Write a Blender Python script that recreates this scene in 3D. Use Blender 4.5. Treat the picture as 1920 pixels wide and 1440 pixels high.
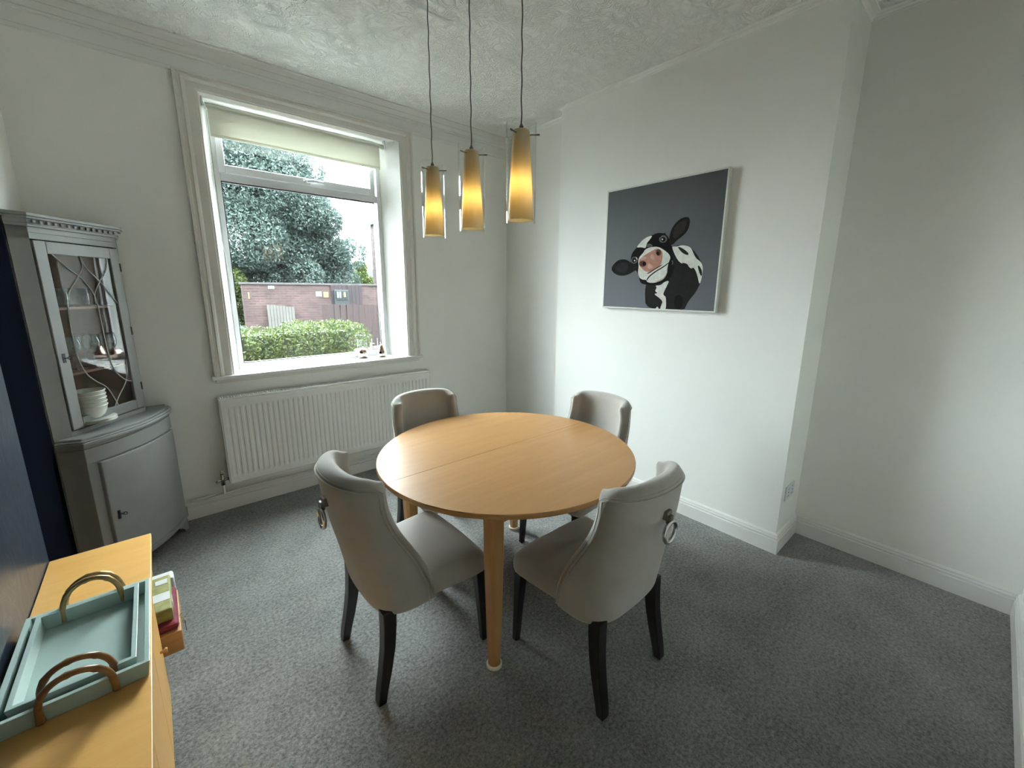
import bpy, bmesh, math, random
import numpy as np
from mathutils import Vector, Matrix
random.seed(7)
for o in list(bpy.data.objects): bpy.data.objects.remove(o)
SC = bpy.context.scene
COL = SC.collection
PI = math.pi

# ---------------------------------------------------------------- camera
yaw, pitch, roll = [math.radians(a) for a in (41.4389, 11.58507, 0.53213)]
FPX = 775.884
cy, sy, cp, sp = math.cos(yaw), math.sin(yaw), math.cos(pitch), math.sin(pitch)
fw = Vector((sy*cp, cy*cp, -sp)); rt = Vector((cy, -sy, 0)); up = rt.cross(fw)
r2 = rt*math.cos(roll) + up*math.sin(roll); u2 = -rt*math.sin(roll) + up*math.cos(roll)
cam_data = bpy.data.cameras.new('camera')
cam = bpy.data.objects.new('camera', cam_data); COL.objects.link(cam)
M = Matrix.Identity(4)
for i in range(3):
    M[i][0] = r2[i]; M[i][1] = u2[i]; M[i][2] = -fw[i]
M[0][3], M[1][3], M[2][3] = 0.0, 0.0, 1.55
cam.matrix_world = M
cam_data.sensor_fit = 'HORIZONTAL'; cam_data.sensor_width = 36.0
cam_data.lens = FPX/1920*36.0
cam_data.shift_x = -16.634/1920; cam_data.shift_y = -20.234/1920
cam_data.clip_start = 0.02; cam_data.clip_end = 400
SC.camera = cam

# ---------------------------------------------------------------- world: overcast sky
W = bpy.data.worlds.new('overcast_sky'); SC.world = W; W.use_nodes = True
nt = W.node_tree; nt.nodes.clear()
wo = nt.nodes.new('ShaderNodeOutputWorld'); bg = nt.nodes.new('ShaderNodeBackground')
tc = nt.nodes.new('ShaderNodeTexCoord'); sx = nt.nodes.new('ShaderNodeSeparateXYZ')
cr = nt.nodes.new('ShaderNodeValToRGB')
nt.links.new(tc.outputs['Generated'], sx.inputs[0]); nt.links.new(sx.outputs['Z'], cr.inputs[0])
cr.color_ramp.elements[0].position = 0.0; cr.color_ramp.elements[0].color = (0.33, 0.345, 0.355, 1)
cr.color_ramp.elements[1].position = 1.0; cr.color_ramp.elements[1].color = (0.92, 0.965, 1.0, 1)
nt.links.new(cr.outputs[0], bg.inputs[0]); bg.inputs[1].default_value = 16.0
nt.links.new(bg.outputs[0], wo.inputs[0])
SC.view_settings.view_transform = 'Standard'; SC.view_settings.look = 'None'
SC.view_settings.gamma = 1.0; SC.view_settings.use_curve_mapping = False
SC.view_settings.exposure = 1.86
SC.cycles.max_bounces = 12; SC.cycles.diffuse_bounces = 8; SC.cycles.glossy_bounces = 5
SC.cycles.transparent_max_bounces = 24; SC.cycles.transmission_bounces = 8
SC.cycles.sample_clamp_indirect = 6.0
SC.cycles.caustics_reflective = False; SC.cycles.caustics_refractive = False
# bright thin cloud high beyond the window: a very soft sun
sl = bpy.data.lights.new('veiled_sun', 'SUN'); sl.energy = 3.8; sl.angle = math.radians(85); sl.color = (0.98, 0.99, 1.0)
so = bpy.data.objects.new('veiled_sun', sl); COL.objects.link(so)
so.rotation_euler = Vector((0.12, -1.0, -0.72)).to_track_quat('-Z', 'Y').to_euler()

# ---------------------------------------------------------------- materials
def new_mat(name):
    m = bpy.data.materials.new(name); m.use_nodes = True
    return m, m.node_tree, m.node_tree.nodes['Principled BSDF']
def N(nt, kind, **kw):
    n = nt.nodes.new(kind)
    for k, v in kw.items():
        if k.startswith('i_'): n.inputs[k[2:].replace('_', ' ')].default_value = v
        else: setattr(n, k, v)
    return n
def coords(nt, scale=(1, 1, 1), src='Object'):
    t = nt.nodes.new('ShaderNodeTexCoord'); mp = nt.nodes.new('ShaderNodeMapping')
    mp.inputs['Scale'].default_value = scale
    nt.links.new(t.outputs[src], mp.inputs[0]); return mp.outputs[0]
def mat(name, col, rough=0.5, metal=0.0, noise=0.0, nscale=20, bump=0.0, bscale=200, spec=0.5, sheen=0.0, stretch=(1, 1, 1), coat=0.0, detail=3):
    m, nt, p = new_mat(name)
    c = (*col, 1)
    p.inputs['Base Color'].default_value = c; p.inputs['Roughness'].default_value = rough
    p.inputs['Metallic'].default_value = metal; p.inputs['Specular IOR Level'].default_value = spec
    if sheen: p.inputs['Sheen Weight'].default_value = sheen; p.inputs['Sheen Roughness'].default_value = 0.5
    if coat: p.inputs['Coat Weight'].default_value = coat; p.inputs['Coat Roughness'].default_value = 0.15
    v = coords(nt, stretch)
    n = N(nt, 'ShaderNodeTexNoise', i_Scale=nscale, i_Detail=detail)
    nt.links.new(v, n.inputs['Vector'])
    mx = N(nt, 'ShaderNodeValToRGB')
    e = mx.color_ramp.elements
    e[0].position, e[1].position = 0.3, 0.7
    e[0].color = (*[x*(1-noise) for x in col], 1); e[1].color = (*[min(1, x*(1+noise)) for x in col], 1)
    nt.links.new(n.outputs['Fac'], mx.inputs[0]); nt.links.new(mx.outputs[0], p.inputs['Base Color'])
    if bump:
        b2 = N(nt, 'ShaderNodeTexNoise', i_Scale=bscale, i_Detail=2); nt.links.new(v, b2.inputs['Vector'])
        bp = N(nt, 'ShaderNodeBump', i_Strength=bump, i_Distance=0.002)
        nt.links.new(b2.outputs['Fac'], bp.inputs['Height']); nt.links.new(bp.outputs[0], p.inputs['Normal'])
    return m
MW = mat('painted_plaster', (0.83, 0.83, 0.79), 0.75, noise=0.015, nscale=3, bump=0.15, bscale=60, spec=0.3)
MB = mat('painted_breast', (0.86, 0.87, 0.835), 0.7, noise=0.01, nscale=3, bump=0.12, bscale=60, spec=0.3)
MTRIM = mat('satin_white_woodwork', (0.76, 0.76, 0.735), 0.4, noise=0.02, nscale=6, bump=0.05, bscale=40)
MARCH = mat('cream_woodwork', (0.70, 0.68, 0.62), 0.5, noise=0.02, nscale=6, bump=0.05, bscale=40)
MUPVC = mat('white_window_plastic', (0.72, 0.74, 0.75), 0.3, noise=0.01)
MRAD = mat('radiator_enamel', (0.80, 0.80, 0.77), 0.35, noise=0.01)
MGREY = mat('grey_cabinet_paint', (0.265, 0.27, 0.26), 0.45, noise=0.05, nscale=9, bump=0.08, bscale=60)
MFAB = mat('beige_velvet', (0.42, 0.40, 0.365), 0.85, noise=0.07, nscale=7, bump=0.2, bscale=500, spec=0.2, sheen=0.5)
MPIPE = mat('velvet_piping', (0.44, 0.42, 0.38), 0.85, noise=0.05, nscale=7, spec=0.2, sheen=0.5)
MLEG = mat('black_lacquered_wood', (0.012, 0.010, 0.012), 0.35, noise=0.1, nscale=20)
MCHROME = mat('brushed_chrome', (0.6, 0.6, 0.6), 0.22, 1.0, noise=0.03)
MSTEEL = mat('dark_steel', (0.22, 0.21, 0.2), 0.35, 1.0, noise=0.05)
MROSE = mat('rose_gold_mirror', (0.93, 0.74, 0.64), 0.08, 1.0, noise=0.02)
MBRASS = mat('gold_bamboo', (0.45, 0.31, 0.14), 0.35, 0.6, noise=0.25, nscale=30)
MBAMB = mat('brown_bamboo', (0.27, 0.13, 0.045), 0.35, 0.0, noise=0.35, nscale=30, coat=0.4)
MTEAL = mat('teal_lacquer', (0.43, 0.56, 0.52), 0.3, noise=0.03, nscale=5)
MDARKWOOD = mat('brown_cabinet_interior', (0.22, 0.10, 0.055), 0.5, noise=0.2, nscale=4, stretch=(6, 6, 1))
MPORC = mat('cream_porcelain', (0.72, 0.74, 0.68), 0.2, noise=0.01)
MBLACK = mat('black_iron', (0.01, 0.01, 0.01), 0.4, noise=0.05)
MCORD = mat('grey_twisted_cord', (0.12, 0.12, 0.115), 0.7, noise=0.3, nscale=160)
MBLIND = mat('cream_blind_fabric', (0.74, 0.74, 0.68), 0.8, noise=0.01, nscale=30, bump=0.1, bscale=600)
def add_translucent(m, fac, col):
    nt = m.node_tree; p = nt.nodes['Principled BSDF']; o = nt.nodes['Material Output']
    t = nt.nodes.new('ShaderNodeBsdfTranslucent'); t.inputs[0].default_value = (*col, 1); x = nt.nodes.new('ShaderNodeMixShader'); x.inputs[0].default_value = fac
    nt.links.new(p.outputs[0], x.inputs[1]); nt.links.new(t.outputs[0], x.inputs[2]); nt.links.new(x.outputs[0], o.inputs[0])
add_translucent(MBLIND, 0.26, (0.9, 0.9, 0.8))
MCAP = mat('white_castor_cup', (0.75, 0.70, 0.58), 0.4, noise=0.02)

def wood(name, dark, light, axis, rough=0.28):
    m, nt, p = new_mat(name)
    st = [9, 9, 9]; st[axis] = 0.9
    v = coords(nt, st)
    n = N(nt, 'ShaderNodeTexNoise', i_Scale=2.2, i_Detail=6, i_Roughness=0.6, i_Distortion=0.4)
    n2 = N(nt, 'ShaderNodeTexNoise', i_Scale=14, i_Detail=3)
    nt.links.new(v, n.inputs['Vector']); nt.links.new(v, n2.inputs['Vector'])
    mx = N(nt, 'ShaderNodeMath', operation='MULTIPLY_ADD'); mx.inputs[1].default_value = 0.3
    nt.links.new(n2.outputs['Fac'], mx.inputs[0]); nt.links.new(n.outputs['Fac'], mx.inputs[2])
    r = N(nt, 'ShaderNodeValToRGB'); e = r.color_ramp.elements
    e[0].position, e[1].position = 0.42, 0.9; e[0].color = (*dark, 1); e[1].color = (*light, 1)
    nt.links.new(mx.outputs[0], r.inputs[0]); nt.links.new(r.outputs[0], p.inputs['Base Color'])
    p.inputs['Roughness'].default_value = rough; p.inputs['Specular IOR Level'].default_value = 0.36
    b = N(nt, 'ShaderNodeBump', i_Strength=0.06, i_Distance=0.001)
    nt.links.new(n2.outputs['Fac'], b.inputs['Height']); nt.links.new(b.outputs[0], p.inputs['Normal'])
    return m
MWOODX = wood('honey_beech_top', (0.455, 0.245, 0.092), (0.52, 0.29, 0.118), 0, 0.36)
MWOODZ = wood('honey_beech_leg', (0.47, 0.25, 0.09), (0.58, 0.33, 0.14), 2, 0.4)
MWOODY = wood('golden_beech_board', (0.80, 0.43, 0.12), (0.86, 0.51, 0.165), 0, 0.35)
MOAK = wood('oak_box', (0.38, 0.2, 0.07), (0.5, 0.28, 0.11), 0, 0.5)

def carpet():
    m, nt, p = new_mat('grey_twist_carpet')
    v = coords(nt)
    n = N(nt, 'ShaderNodeTexNoise', i_Scale=95, i_Detail=5, i_Roughness=0.8)
    n2 = N(nt, 'ShaderNodeTexNoise', i_Scale=5, i_Detail=4)
    n3 = N(nt, 'ShaderNodeTexNoise', i_Scale=60, i_Detail=2)
    for q in (n, n2, n3): nt.links.new(v, q.inputs['Vector'])
    a = N(nt, 'ShaderNodeMath', operation='MULTIPLY_ADD'); a.inputs[1].default_value = 0.25
    nt.links.new(n2.outputs['Fac'], a.inputs[0]); nt.links.new(n.outputs['Fac'], a.inputs[2])
    a2 = N(nt, 'ShaderNodeMath', operation='MULTIPLY_ADD'); a2.inputs[1].default_value = 0.35
    nt.links.new(n3.outputs['Fac'], a2.inputs[0]); nt.links.new(a.outputs[0], a2.inputs[2])
    r = N(nt, 'ShaderNodeValToRGB'); e = r.color_ramp.elements
    e[0].position, e[1].position = 0.60, 1.0
    e[0].color = (0.050, 0.050, 0.047, 1); e[1].color = (0.33, 0.335, 0.32, 1)
    nt.links.new(a2.outputs[0], r.inputs[0]); nt.links.new(r.outputs[0], p.inputs['Base Color'])
    p.inputs['Roughness'].default_value = 0.95; p.inputs['Specular IOR Level'].default_value = 0.15
    p.inputs['Sheen Weight'].default_value = 0.35
    b = N(nt, 'ShaderNodeBump', i_Strength=0.9, i_Distance=0.006)
    nt.links.new(n.outputs['Fac'], b.inputs['Height']); nt.links.new(b.outputs[0], p.inputs['Normal'])
    return m
MCARPET = carpet()

def ceiling_mat():
    m, nt, p = new_mat('embossed_ceiling_paper')
    v = coords(nt)
    n = N(nt, 'ShaderNodeTexNoise', i_Scale=11, i_Detail=1, i_Distortion=1.8)
    nt.links.new(v, n.inputs['Vector'])
    w = N(nt, 'ShaderNodeMath', operation='PINGPONG'); w.inputs[1].default_value = 0.06
    nt.links.new(n.outputs['Fac'], w.inputs[0])
    p.inputs['Base Color'].default_value = (0.86, 0.87, 0.83, 1); p.inputs['Roughness'].default_value = 0.7
    b = N(nt, 'ShaderNodeBump', i_Strength=0.9, i_Distance=0.10)
    nt.links.new(w.outputs[0], b.inputs['Height']); nt.links.new(b.outputs[0], p.inputs['Normal'])
    return m
MCEIL = ceiling_mat()

def navy_mat():
    m, nt, p = new_mat('navy_marbled_wallpaper')
    v = coords(nt, (1, 2.2, 1.0))
    n = N(nt, 'ShaderNodeTexNoise', i_Scale=5, i_Detail=5, i_Distortion=2.0)
    nt.links.new(v, n.inputs['Vector'])
    r = N(nt, 'ShaderNodeValToRGB'); e = r.color_ramp.elements
    e[0].position = 0.47; e[0].color = (0.016, 0.026, 0.045, 1)
    e[1].position = 0.53; e[1].color = (0.016, 0.026, 0.045, 1)
    k = e.new(0.5); k.color = (0.05, 0.06, 0.075, 1)
    nt.links.new(n.outputs['Fac'], r.inputs[0]); nt.links.new(r.outputs[0], p.inputs['Base Color'])
    p.inputs['Roughness'].default_value = 0.33
    p.inputs['Specular IOR Level'].default_value = 0.5
    b = N(nt, 'ShaderNodeBump', i_Strength=0.25, i_Distance=0.004)
    nt.links.new(n.outputs['Fac'], b.inputs['Height']); nt.links.new(b.outputs[0], p.inputs['Normal'])
    return m
MNAVY = navy_mat()
MNAVYM = mat('matt_near_black', (0.004, 0.005, 0.008), 0.95, noise=0.1, spec=0.0)

def thin_glass(name, tint=(1, 1, 1), ior=1.45, rough=0.0, base=0.0):
    m = bpy.data.materials.new(name); m.use_nodes = True; nt = m.node_tree; nt.nodes.clear()
    o = nt.nodes.new('ShaderNodeOutputMaterial'); mx = nt.nodes.new('ShaderNodeMixShader')
    t = nt.nodes.new('ShaderNodeBsdfTransparent'); g = nt.nodes.new('ShaderNodeBsdfGlossy')
    t.inputs[0].default_value = (*tint, 1); g.inputs['Roughness'].default_value = rough
    f = nt.nodes.new('ShaderNodeLayerWeight'); f.inputs[0].default_value = 0.5
    pw = N(nt, 'ShaderNodeMath', operation='POWER'); pw.inputs[1].default_value = 4.0
    nt.links.new(f.outputs['Facing'], pw.inputs[0])
    ad = N(nt, 'ShaderNodeMath', operation='MULTIPLY_ADD'); ad.inputs[1].default_value = 0.85; ad.inputs[2].default_value = 0.035+base
    nt.links.new(pw.outputs[0], ad.inputs[0]); nt.links.new(ad.outputs[0], mx.inputs[0])
    nt.links.new(t.outputs[0], mx.inputs[1]); nt.links.new(g.outputs[0], mx.inputs[2])
    nt.links.new(mx.outputs[0], o.inputs[0]); return m
MPANE = thin_glass('window_glass', (0.93, 0.97, 0.97), 1.5, 0.0)
MCGLASS = thin_glass('cabinet_glass', (0.97, 0.98, 0.97), 1.5, 0.0, 0.0)
MLGLASS = thin_glass('clear_lamp_glass', (0.995, 0.997, 0.997), 1.5, 0.0, -0.015)
MDRINK = thin_glass('drinking_glass', (0.9, 0.93, 0.93), 1.5, 0.02, 0.04)

def shade_mat():
    m = bpy.data.materials.new('frosted_amber_glass'); m.use_nodes = True; nt = m.node_tree; nt.nodes.clear()
    o = nt.nodes.new('ShaderNodeOutputMaterial'); mx = nt.nodes.new('ShaderNodeMixShader'); mx.inputs[0].default_value = 0.55
    d = nt.nodes.new('ShaderNodeBsdfDiffuse'); t = nt.nodes.new('ShaderNodeBsdfTranslucent')
    d.inputs[0].default_value = (0.80, 0.75, 0.60, 1); t.inputs[0].default_value = (0.92, 0.80, 0.50, 1)
    g = nt.nodes.new('ShaderNodeBsdfGlossy'); g.inputs['Roughness'].default_value = 0.15
    m2 = nt.nodes.new('ShaderNodeMixShader'); m2.inputs[0].default_value = 0.05
    nt.links.new(d.outputs[0], mx.inputs[1]); nt.links.new(t.outputs[0], mx.inputs[2])
    nt.links.new(mx.outputs[0], m2.inputs[1]); nt.links.new(g.outputs[0], m2.inputs[2])
    nt.links.new(m2.outputs[0], o.inputs[0]); return m
MSHADE = shade_mat()
def emis(name, col, s):
    m = bpy.data.materials.new(name); m.use_nodes = True; nt = m.node_tree; nt.nodes.clear()
    o = nt.nodes.new('ShaderNodeOutputMaterial'); e = nt.nodes.new('ShaderNodeEmission')
    e.inputs[0].default_value = (*col, 1); e.inputs[1].default_value = s
    nt.links.new(e.outputs[0], o.inputs[0]); return m
MBULB = emis('lit_bulb', (1.0, 0.80, 0.45), 4)

EXT = 0.30
def ex(c): return tuple(q*EXT for q in c)
def brick_mat(name, c1, c2, mortar, rot=False):
    m, nt, p = new_mat(name)
    t = nt.nodes.new('ShaderNodeTexCoord'); s = nt.nodes.new('ShaderNodeSeparateXYZ'); c = nt.nodes.new('ShaderNodeCombineXYZ')
    nt.links.new(t.outputs['Object'], s.inputs[0])
    a = N(nt, 'ShaderNodeMath', operation='ADD'); nt.links.new(s.outputs['X'], a.inputs[0]); nt.links.new(s.outputs['Y'], a.inputs[1])
    nt.links.new(a.outputs[0], c.inputs['X']); nt.links.new(s.outputs['Z'], c.inputs['Y'])
    b = nt.nodes.new('ShaderNodeTexBrick'); nt.links.new(c.outputs[0], b.inputs['Vector'])
    b.inputs['Color1'].default_value = (*c1, 1); b.inputs['Color2'].default_value = (*c2, 1); b.inputs['Mortar'].default_value = (*mortar, 1)
    b.inputs['Scale'].default_value = 1.0; b.inputs['Brick Width'].default_value = 0.225; b.inputs['Row Height'].default_value = 0.075
    b.inputs['Mortar Size'].default_value = 0.010; b.inputs['Bias'].default_value = 0.0
    n = N(nt, 'ShaderNodeTexNoise', i_Scale=2.5, i_Detail=4); nt.links.new(c.outputs[0], n.inputs['Vector'])
    mx = nt.nodes.new('ShaderNodeMixRGB'); mx.blend_type = 'OVERLAY'; mx.inputs[0].default_value = 0.5
    mx.blend_type = 'MULTIPLY'; mr = nt.nodes.new('ShaderNodeMapRange'); mr.inputs[1].default_value = 0.3; mr.inputs[2].default_value = 0.7; mr.inputs[3].default_value = 0.6; mr.inputs[4].default_value = 1.3
    nt.links.new(n.outputs['Fac'], mr.inputs[0]); mx.inputs[0].default_value = 1.0
    nt.links.new(b.outputs[0], mx.inputs[1]); nt.links.new(mr.outputs[0], mx.inputs[2]); nt.links.new(mx.outputs[0], p.inputs['Base Color'])
    p.inputs['Roughness'].default_value = 0.9
    return m
MBRICK = brick_mat('weathered_red_brick', ex((0.10, 0.040, 0.036)), ex((0.15, 0.078, 0.072)), ex((0.15, 0.12, 0.115)))
MBRICK2 = brick_mat('orange_brick', ex((0.15, 0.05, 0.03)), ex((0.18, 0.08, 0.05)), ex((0.15, 0.12, 0.1)))
def leaf_mat(name, c1, c2):
    m, nt, p = new_mat(name)
    g = nt.nodes.new('ShaderNodeNewGeometry'); r = nt.nodes.new('ShaderNodeValToRGB')
    r.color_ramp.elements[0].color = (*c1, 1); r.color_ramp.elements[1].color = (*c2, 1)
    nt.links.new(g.outputs['Random Per Island'], r.inputs[0]); nt.links.new(r.outputs[0], p.inputs['Base Color'])
    p.inputs['Roughness'].default_value = 0.6; p.inputs['Specular IOR Level'].default_value = 0.3
    tr = nt.nodes.new('ShaderNodeBsdfTranslucent'); nt.links.new(r.outputs[0], tr.inputs[0])
    mx = nt.nodes.new('ShaderNodeMixShader'); mx.inputs[0].default_value = 0.35
    out = nt.nodes['Material Output']
    nt.links.new(p.outputs[0], mx.inputs[1]); nt.links.new(tr.outputs[0], mx.inputs[2]); nt.links.new(mx.outputs[0], out.inputs[0])
    return m
MLEAF = leaf_mat('blue_green_leaves', ex((0.11, 0.175, 0.155)), ex((0.30, 0.41, 0.37)))
MHEDGE = leaf_mat('privet_leaves', ex((0.05, 0.10, 0.04)), ex((0.25, 0.32, 0.07)))
MBARK = mat('grey_bark', ex((0.10, 0.09, 0.075)), 0.9, noise=0.3, nscale=8)
MSLAB = mat('bounce_slab_grey', (0.09, 0.09, 0.085), 0.9, noise=0.1, nscale=12)
MTAR = mat('grey_tarmac', ex((0.14, 0.145, 0.15)), 0.9, noise=0.1, nscale=30)
MPAVE = mat('pale_kerb_stone', ex((0.25, 0.25, 0.25)), 0.9, noise=0.1, nscale=30)
MSLATE = mat('grey_slate', ex((0.10, 0.105, 0.115)), 0.7, noise=0.2, nscale=12)
MSTONE = mat('grey_coping', ex((0.13, 0.12, 0.12)), 0.9, noise=0.2, nscale=12)
MPINK = mat('weathered_fence_board', ex((0.085, 0.050, 0.048)), 0.9, noise=0.3, nscale=6, stretch=(8, 8, 1))
MPURP = mat('dark_stained_board', ex((0.045, 0.03, 0.036)), 0.9, noise=0.3, nscale=6, stretch=(8, 8, 1))
MGREYB = mat('bleached_grey_board', ex((0.22, 0.21, 0.19)), 0.9, noise=0.2, nscale=6, stretch=(8, 8, 1))
MBOARD = mat('dark_green_noticeboard', ex((0.03, 0.05, 0.055)), 0.5, noise=0.1)
MPAPER = mat('white_paper', ex((0.42, 0.44, 0.45)), 0.8, noise=0.03)
MYELL = mat('yellow_sign', ex((0.42, 0.32, 0.12)), 0.7, noise=0.05)

# ---------------------------------------------------------------- mesh helpers
def link(name, bm, m, parent=None, smooth=False, bevel=0.0, subsurf=0):
    me = bpy.data.meshes.new(name); bmesh.ops.recalc_face_normals(bm, faces=bm.faces[:]); bm.to_mesh(me); bm.free()
    if isinstance(m, (list, tuple)):
        for q in m: me.materials.append(q)
    elif m: me.materials.append(m)
    o = bpy.data.objects.new(name, me); COL.objects.link(o)
    if smooth:
        for p in me.polygons: p.use_smooth = True
    if bevel:
        b = o.modifiers.new('bevel', 'BEVEL'); b.width = bevel; b.segments = 2; b.limit_method = 'ANGLE'; b.angle_limit = math.radians(40)
    if subsurf:
        s = o.modifiers.new('smooth', 'SUBSURF'); s.levels = subsurf; s.render_levels = subsurf
    if parent: o.parent = parent
    return o
def thing(name, label, cat, loc=(0, 0, 0), rz=0, group=None):
    o = bpy.data.objects.new(name, None); COL.objects.link(o); o.empty_display_size = 0.1
    o.location = loc; o.rotation_euler = (0, 0, rz); o['label'] = label; o['category'] = cat
    if group: o['group'] = group
    return o
def tag(o, label, cat, group=None, kind=None):
    o['label'] = label; o['category'] = cat
    if group: o['group'] = group
    if kind: o['kind'] = kind
    return o
def struct(o, label=None):
    o['kind'] = 'structure'
    if label: o['label'] = label
    return o
def box(bm, x0, x1, y0, y1, z0, z1, mi=0):
    vs = [bm.verts.new((x, y, z)) for z in (z0, z1) for x, y in ((x0, y0), (x1, y0), (x1, y1), (x0, y1))]
    for f in ((3, 2, 1, 0), (4, 5, 6, 7), (0, 1, 5, 4), (1, 2, 6, 5), (2, 3, 7, 6), (3, 0, 4, 7)):
        fc = bm.faces.new([vs[i] for i in f]); fc.material_index = mi
    return vs
def prism(bm, poly, z0, z1, mi=0):
    lo = [bm.verts.new((x, y, z0)) for x, y in poly]; hi = [bm.verts.new((x, y, z1)) for x, y in poly]
    n = len(poly); bm.faces.new(lo[::-1]).material_index = mi; bm.faces.new(hi).material_index = mi
    for i in range(n): bm.faces.new((lo[i], lo[(i+1) % n], hi[(i+1) % n], hi[i])).material_index = mi
def loft(bm, rings, closed=True, cap0=True, cap1=True):
    vr = [[bm.verts.new(p) for p in r] for r in rings]; n = len(rings[0])
    for a, b in zip(vr, vr[1:]):
        for i in range(n if closed else n-1):
            j = (i+1) % n; bm.faces.new((a[i], a[j], b[j], b[i]))
    if cap0: bm.faces.new(vr[0][::-1])
    if cap1: bm.faces.new(vr[-1])
    return vr
def lathe(bm, prof, c=(0, 0, 0), n=32, closed=False):
    rings = []
    for r, z in prof:
        rings.append([(c[0]+r*math.cos(2*PI*i/n), c[1]+r*math.sin(2*PI*i/n), c[2]+z) for i in range(n)])
    if closed: rings.append(rings[0])
    vr = loft(bm, rings, True, not closed, not closed)
def tube(bm, pts, r, n=8, cap=True):
    pts = [Vector(p) for p in pts]; rings = []
    prev = None
    for i, p in enumerate(pts):
        t = (pts[min(i+1, len(pts)-1)] - pts[max(i-1, 0)]).normalized()
        if prev is None:
            a = Vector((0, 0, 1)) if abs(t.z) < 0.9 else Vector((1, 0, 0)); u = t.cross(a).normalized()
        else: u = (prev - t*prev.dot(t)).normalized()
        prev = u; w = t.cross(u)
        rr = r[i] if isinstance(r, (list, tuple)) else r
        rings.append([p + (u*math.cos(2*PI*k/n) + w*math.sin(2*PI*k/n))*rr for k in range(n)])
    loft(bm, rings, True, cap, cap)
def torus(bm, c, R, r, axis='y', n=28, k=10):
    rings = []
    for i in range(n+1):
        a = 2*PI*i/n; ring = []
        for j in range(k):
            b = 2*PI*j/k; q = R + r*math.cos(b)
            if axis == 'y': ring.append((c[0]+q*math.cos(a), c[1]+r*math.sin(b), c[2]+q*math.sin(a)))
            elif axis == 'z': ring.append((c[0]+q*math.cos(a), c[1]+q*math.sin(a), c[2]+r*math.sin(b)))
            else: ring.append((c[0]+r*math.sin(b), c[1]+q*math.cos(a), c[2]+q*math.sin(a)))
        rings.append(ring)
    loft(bm, rings, True, False, False); bmesh.ops.remove_doubles(bm, verts=bm.verts[:], dist=1e-6)
def moulding(bm, path, prof, side=1):
    """profile (out, z) swept along a plan path; out is measured to the given side, corners mitred"""
    pts = [Vector((p[0], p[1])) for p in path]; rings = []
    for i, p in enumerate(pts):
        d0 = (p-pts[i-1]).normalized() if i else (pts[1]-p).normalized()
        d1 = (pts[i+1]-p).normalized() if i < len(pts)-1 else d0
        n0 = Vector((d0.y, -d0.x))*side; n1 = Vector((d1.y, -d1.x))*side
        m = (n0+n1); m = m/max(1e-6, m.dot(n0)) if m.length > 1e-6 else n0
        rings.append([(p.x+m.x*o, p.y+m.y*o, z) for o, z in prof])
    loft(bm, rings, True, True, True)

# ---------------------------------------------------------------- room dimensions
XL, YN, YF, CZ = -0.437, -0.30, 3.381, 2.95         # left wall, near wall, window wall, ceiling
XB, YB0, YB1 = 2.636, 0.661, 2.520                   # chimney breast face and its two ends
XR, XF = 2.990, 2.775                                # near and far alcove backs

bm = bmesh.new(); box(bm, XL-0.2, XR+0.2, YN-0.1, YF+0.02, -0.1, 0.0); struct(link('floor', bm, MCARPET))
bm = bmesh.new(); box(bm, XL-0.2, XR+0.2, YN-0.1, YF+0.3, CZ, CZ+0.1); struct(link('ceiling', bm, MCEIL))
# window wall with a splayed opening
bm = bmesh.new()
prism(bm, [(XL-0.2, YF), (0.363, YF), (0.418, 3.56), (0.418, 3.72), (XL-0.2, 3.72)], -0.1, CZ)
prism(bm, [(1.65, YF), (XR+0.2, YF), (XR+0.2, 3.72), (1.548, 3.72), (1.548, 3.56)], -0.1, CZ)
box(bm, 0.363, 1.65, YF, 3.72, -0.1, 0.932)
box(bm, 0.363, 1.65, YF, 3.72, 2.70, CZ)
struct(link('wall_far', bm, MW))
bm = bmesh.new(); box(bm, XL-0.2, XL, YN-0.1, YF, 0, CZ); struct(link('wall_left', bm, MW))
bm = bmesh.new(); box(bm, XL, XL+0.012, YN, 2.27, 0, CZ-0.1); o = struct(link('wall_left_navy', bm, MNAVY))
o.name = 'trim_1'; struct(o, 'dark navy marbled wallpaper covering the left wall behind the sideboard')
bm = bmesh.new(); box(bm, XL, XL+0.004, 2.27, 2.825, 0, 2.2); struct(link('trim_7', bm, MNAVYM), 'matt near-black strip on the wall between the navy wallpaper and the cabinet')  # thin near-black strip on the wall makes the dark band beside the cabinet
bm = bmesh.new(); box(bm, XR, XR+0.2, YN-0.1, 1.6, 0, CZ); box(bm, XF, XR+0.2, 1.6, YF, 0, CZ); struct(link('wall_right', bm, MW))
bm = bmesh.new(); prism(bm, [(XB, YB0), (XR, YB0), (XR, 1.6), (XF, 1.6), (XF, YB1), (XB, YB1)], 0, CZ); struct(link('wall_breast', bm, MB), 'white chimney breast projecting from the right wall')
bm = bmesh.new(); box(bm, XL, XR, YN-0.1, YN, 0, CZ); struct(link('wall_near', bm, MB))

# skirting boards
SK = [(0, 0.0), (0.020, 0.0), (0.020, 0.082), (0.020, 0.084), (0.011, 0.087), (0.011, 0.090), (0.017, 0.092), (0.017, 0.100), (0.012, 0.108), (0.012, 0.114), (0.006, 0.122), (0, 0.124)]
def skirt(name, path, side):
    bm = bmesh.new(); moulding(bm, path, SK, side); struct(link(name, bm, MTRIM))
skirt('baseboard_far', [(-0.0, YF), (XF, YF)], 1)
skirt('baseboard_right', [(XF, YF), (XF, YB1), (XB, YB1), (XB, YB0), (XR, YB0), (XR, YN), (XL+0.01, YN)], 1)
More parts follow.
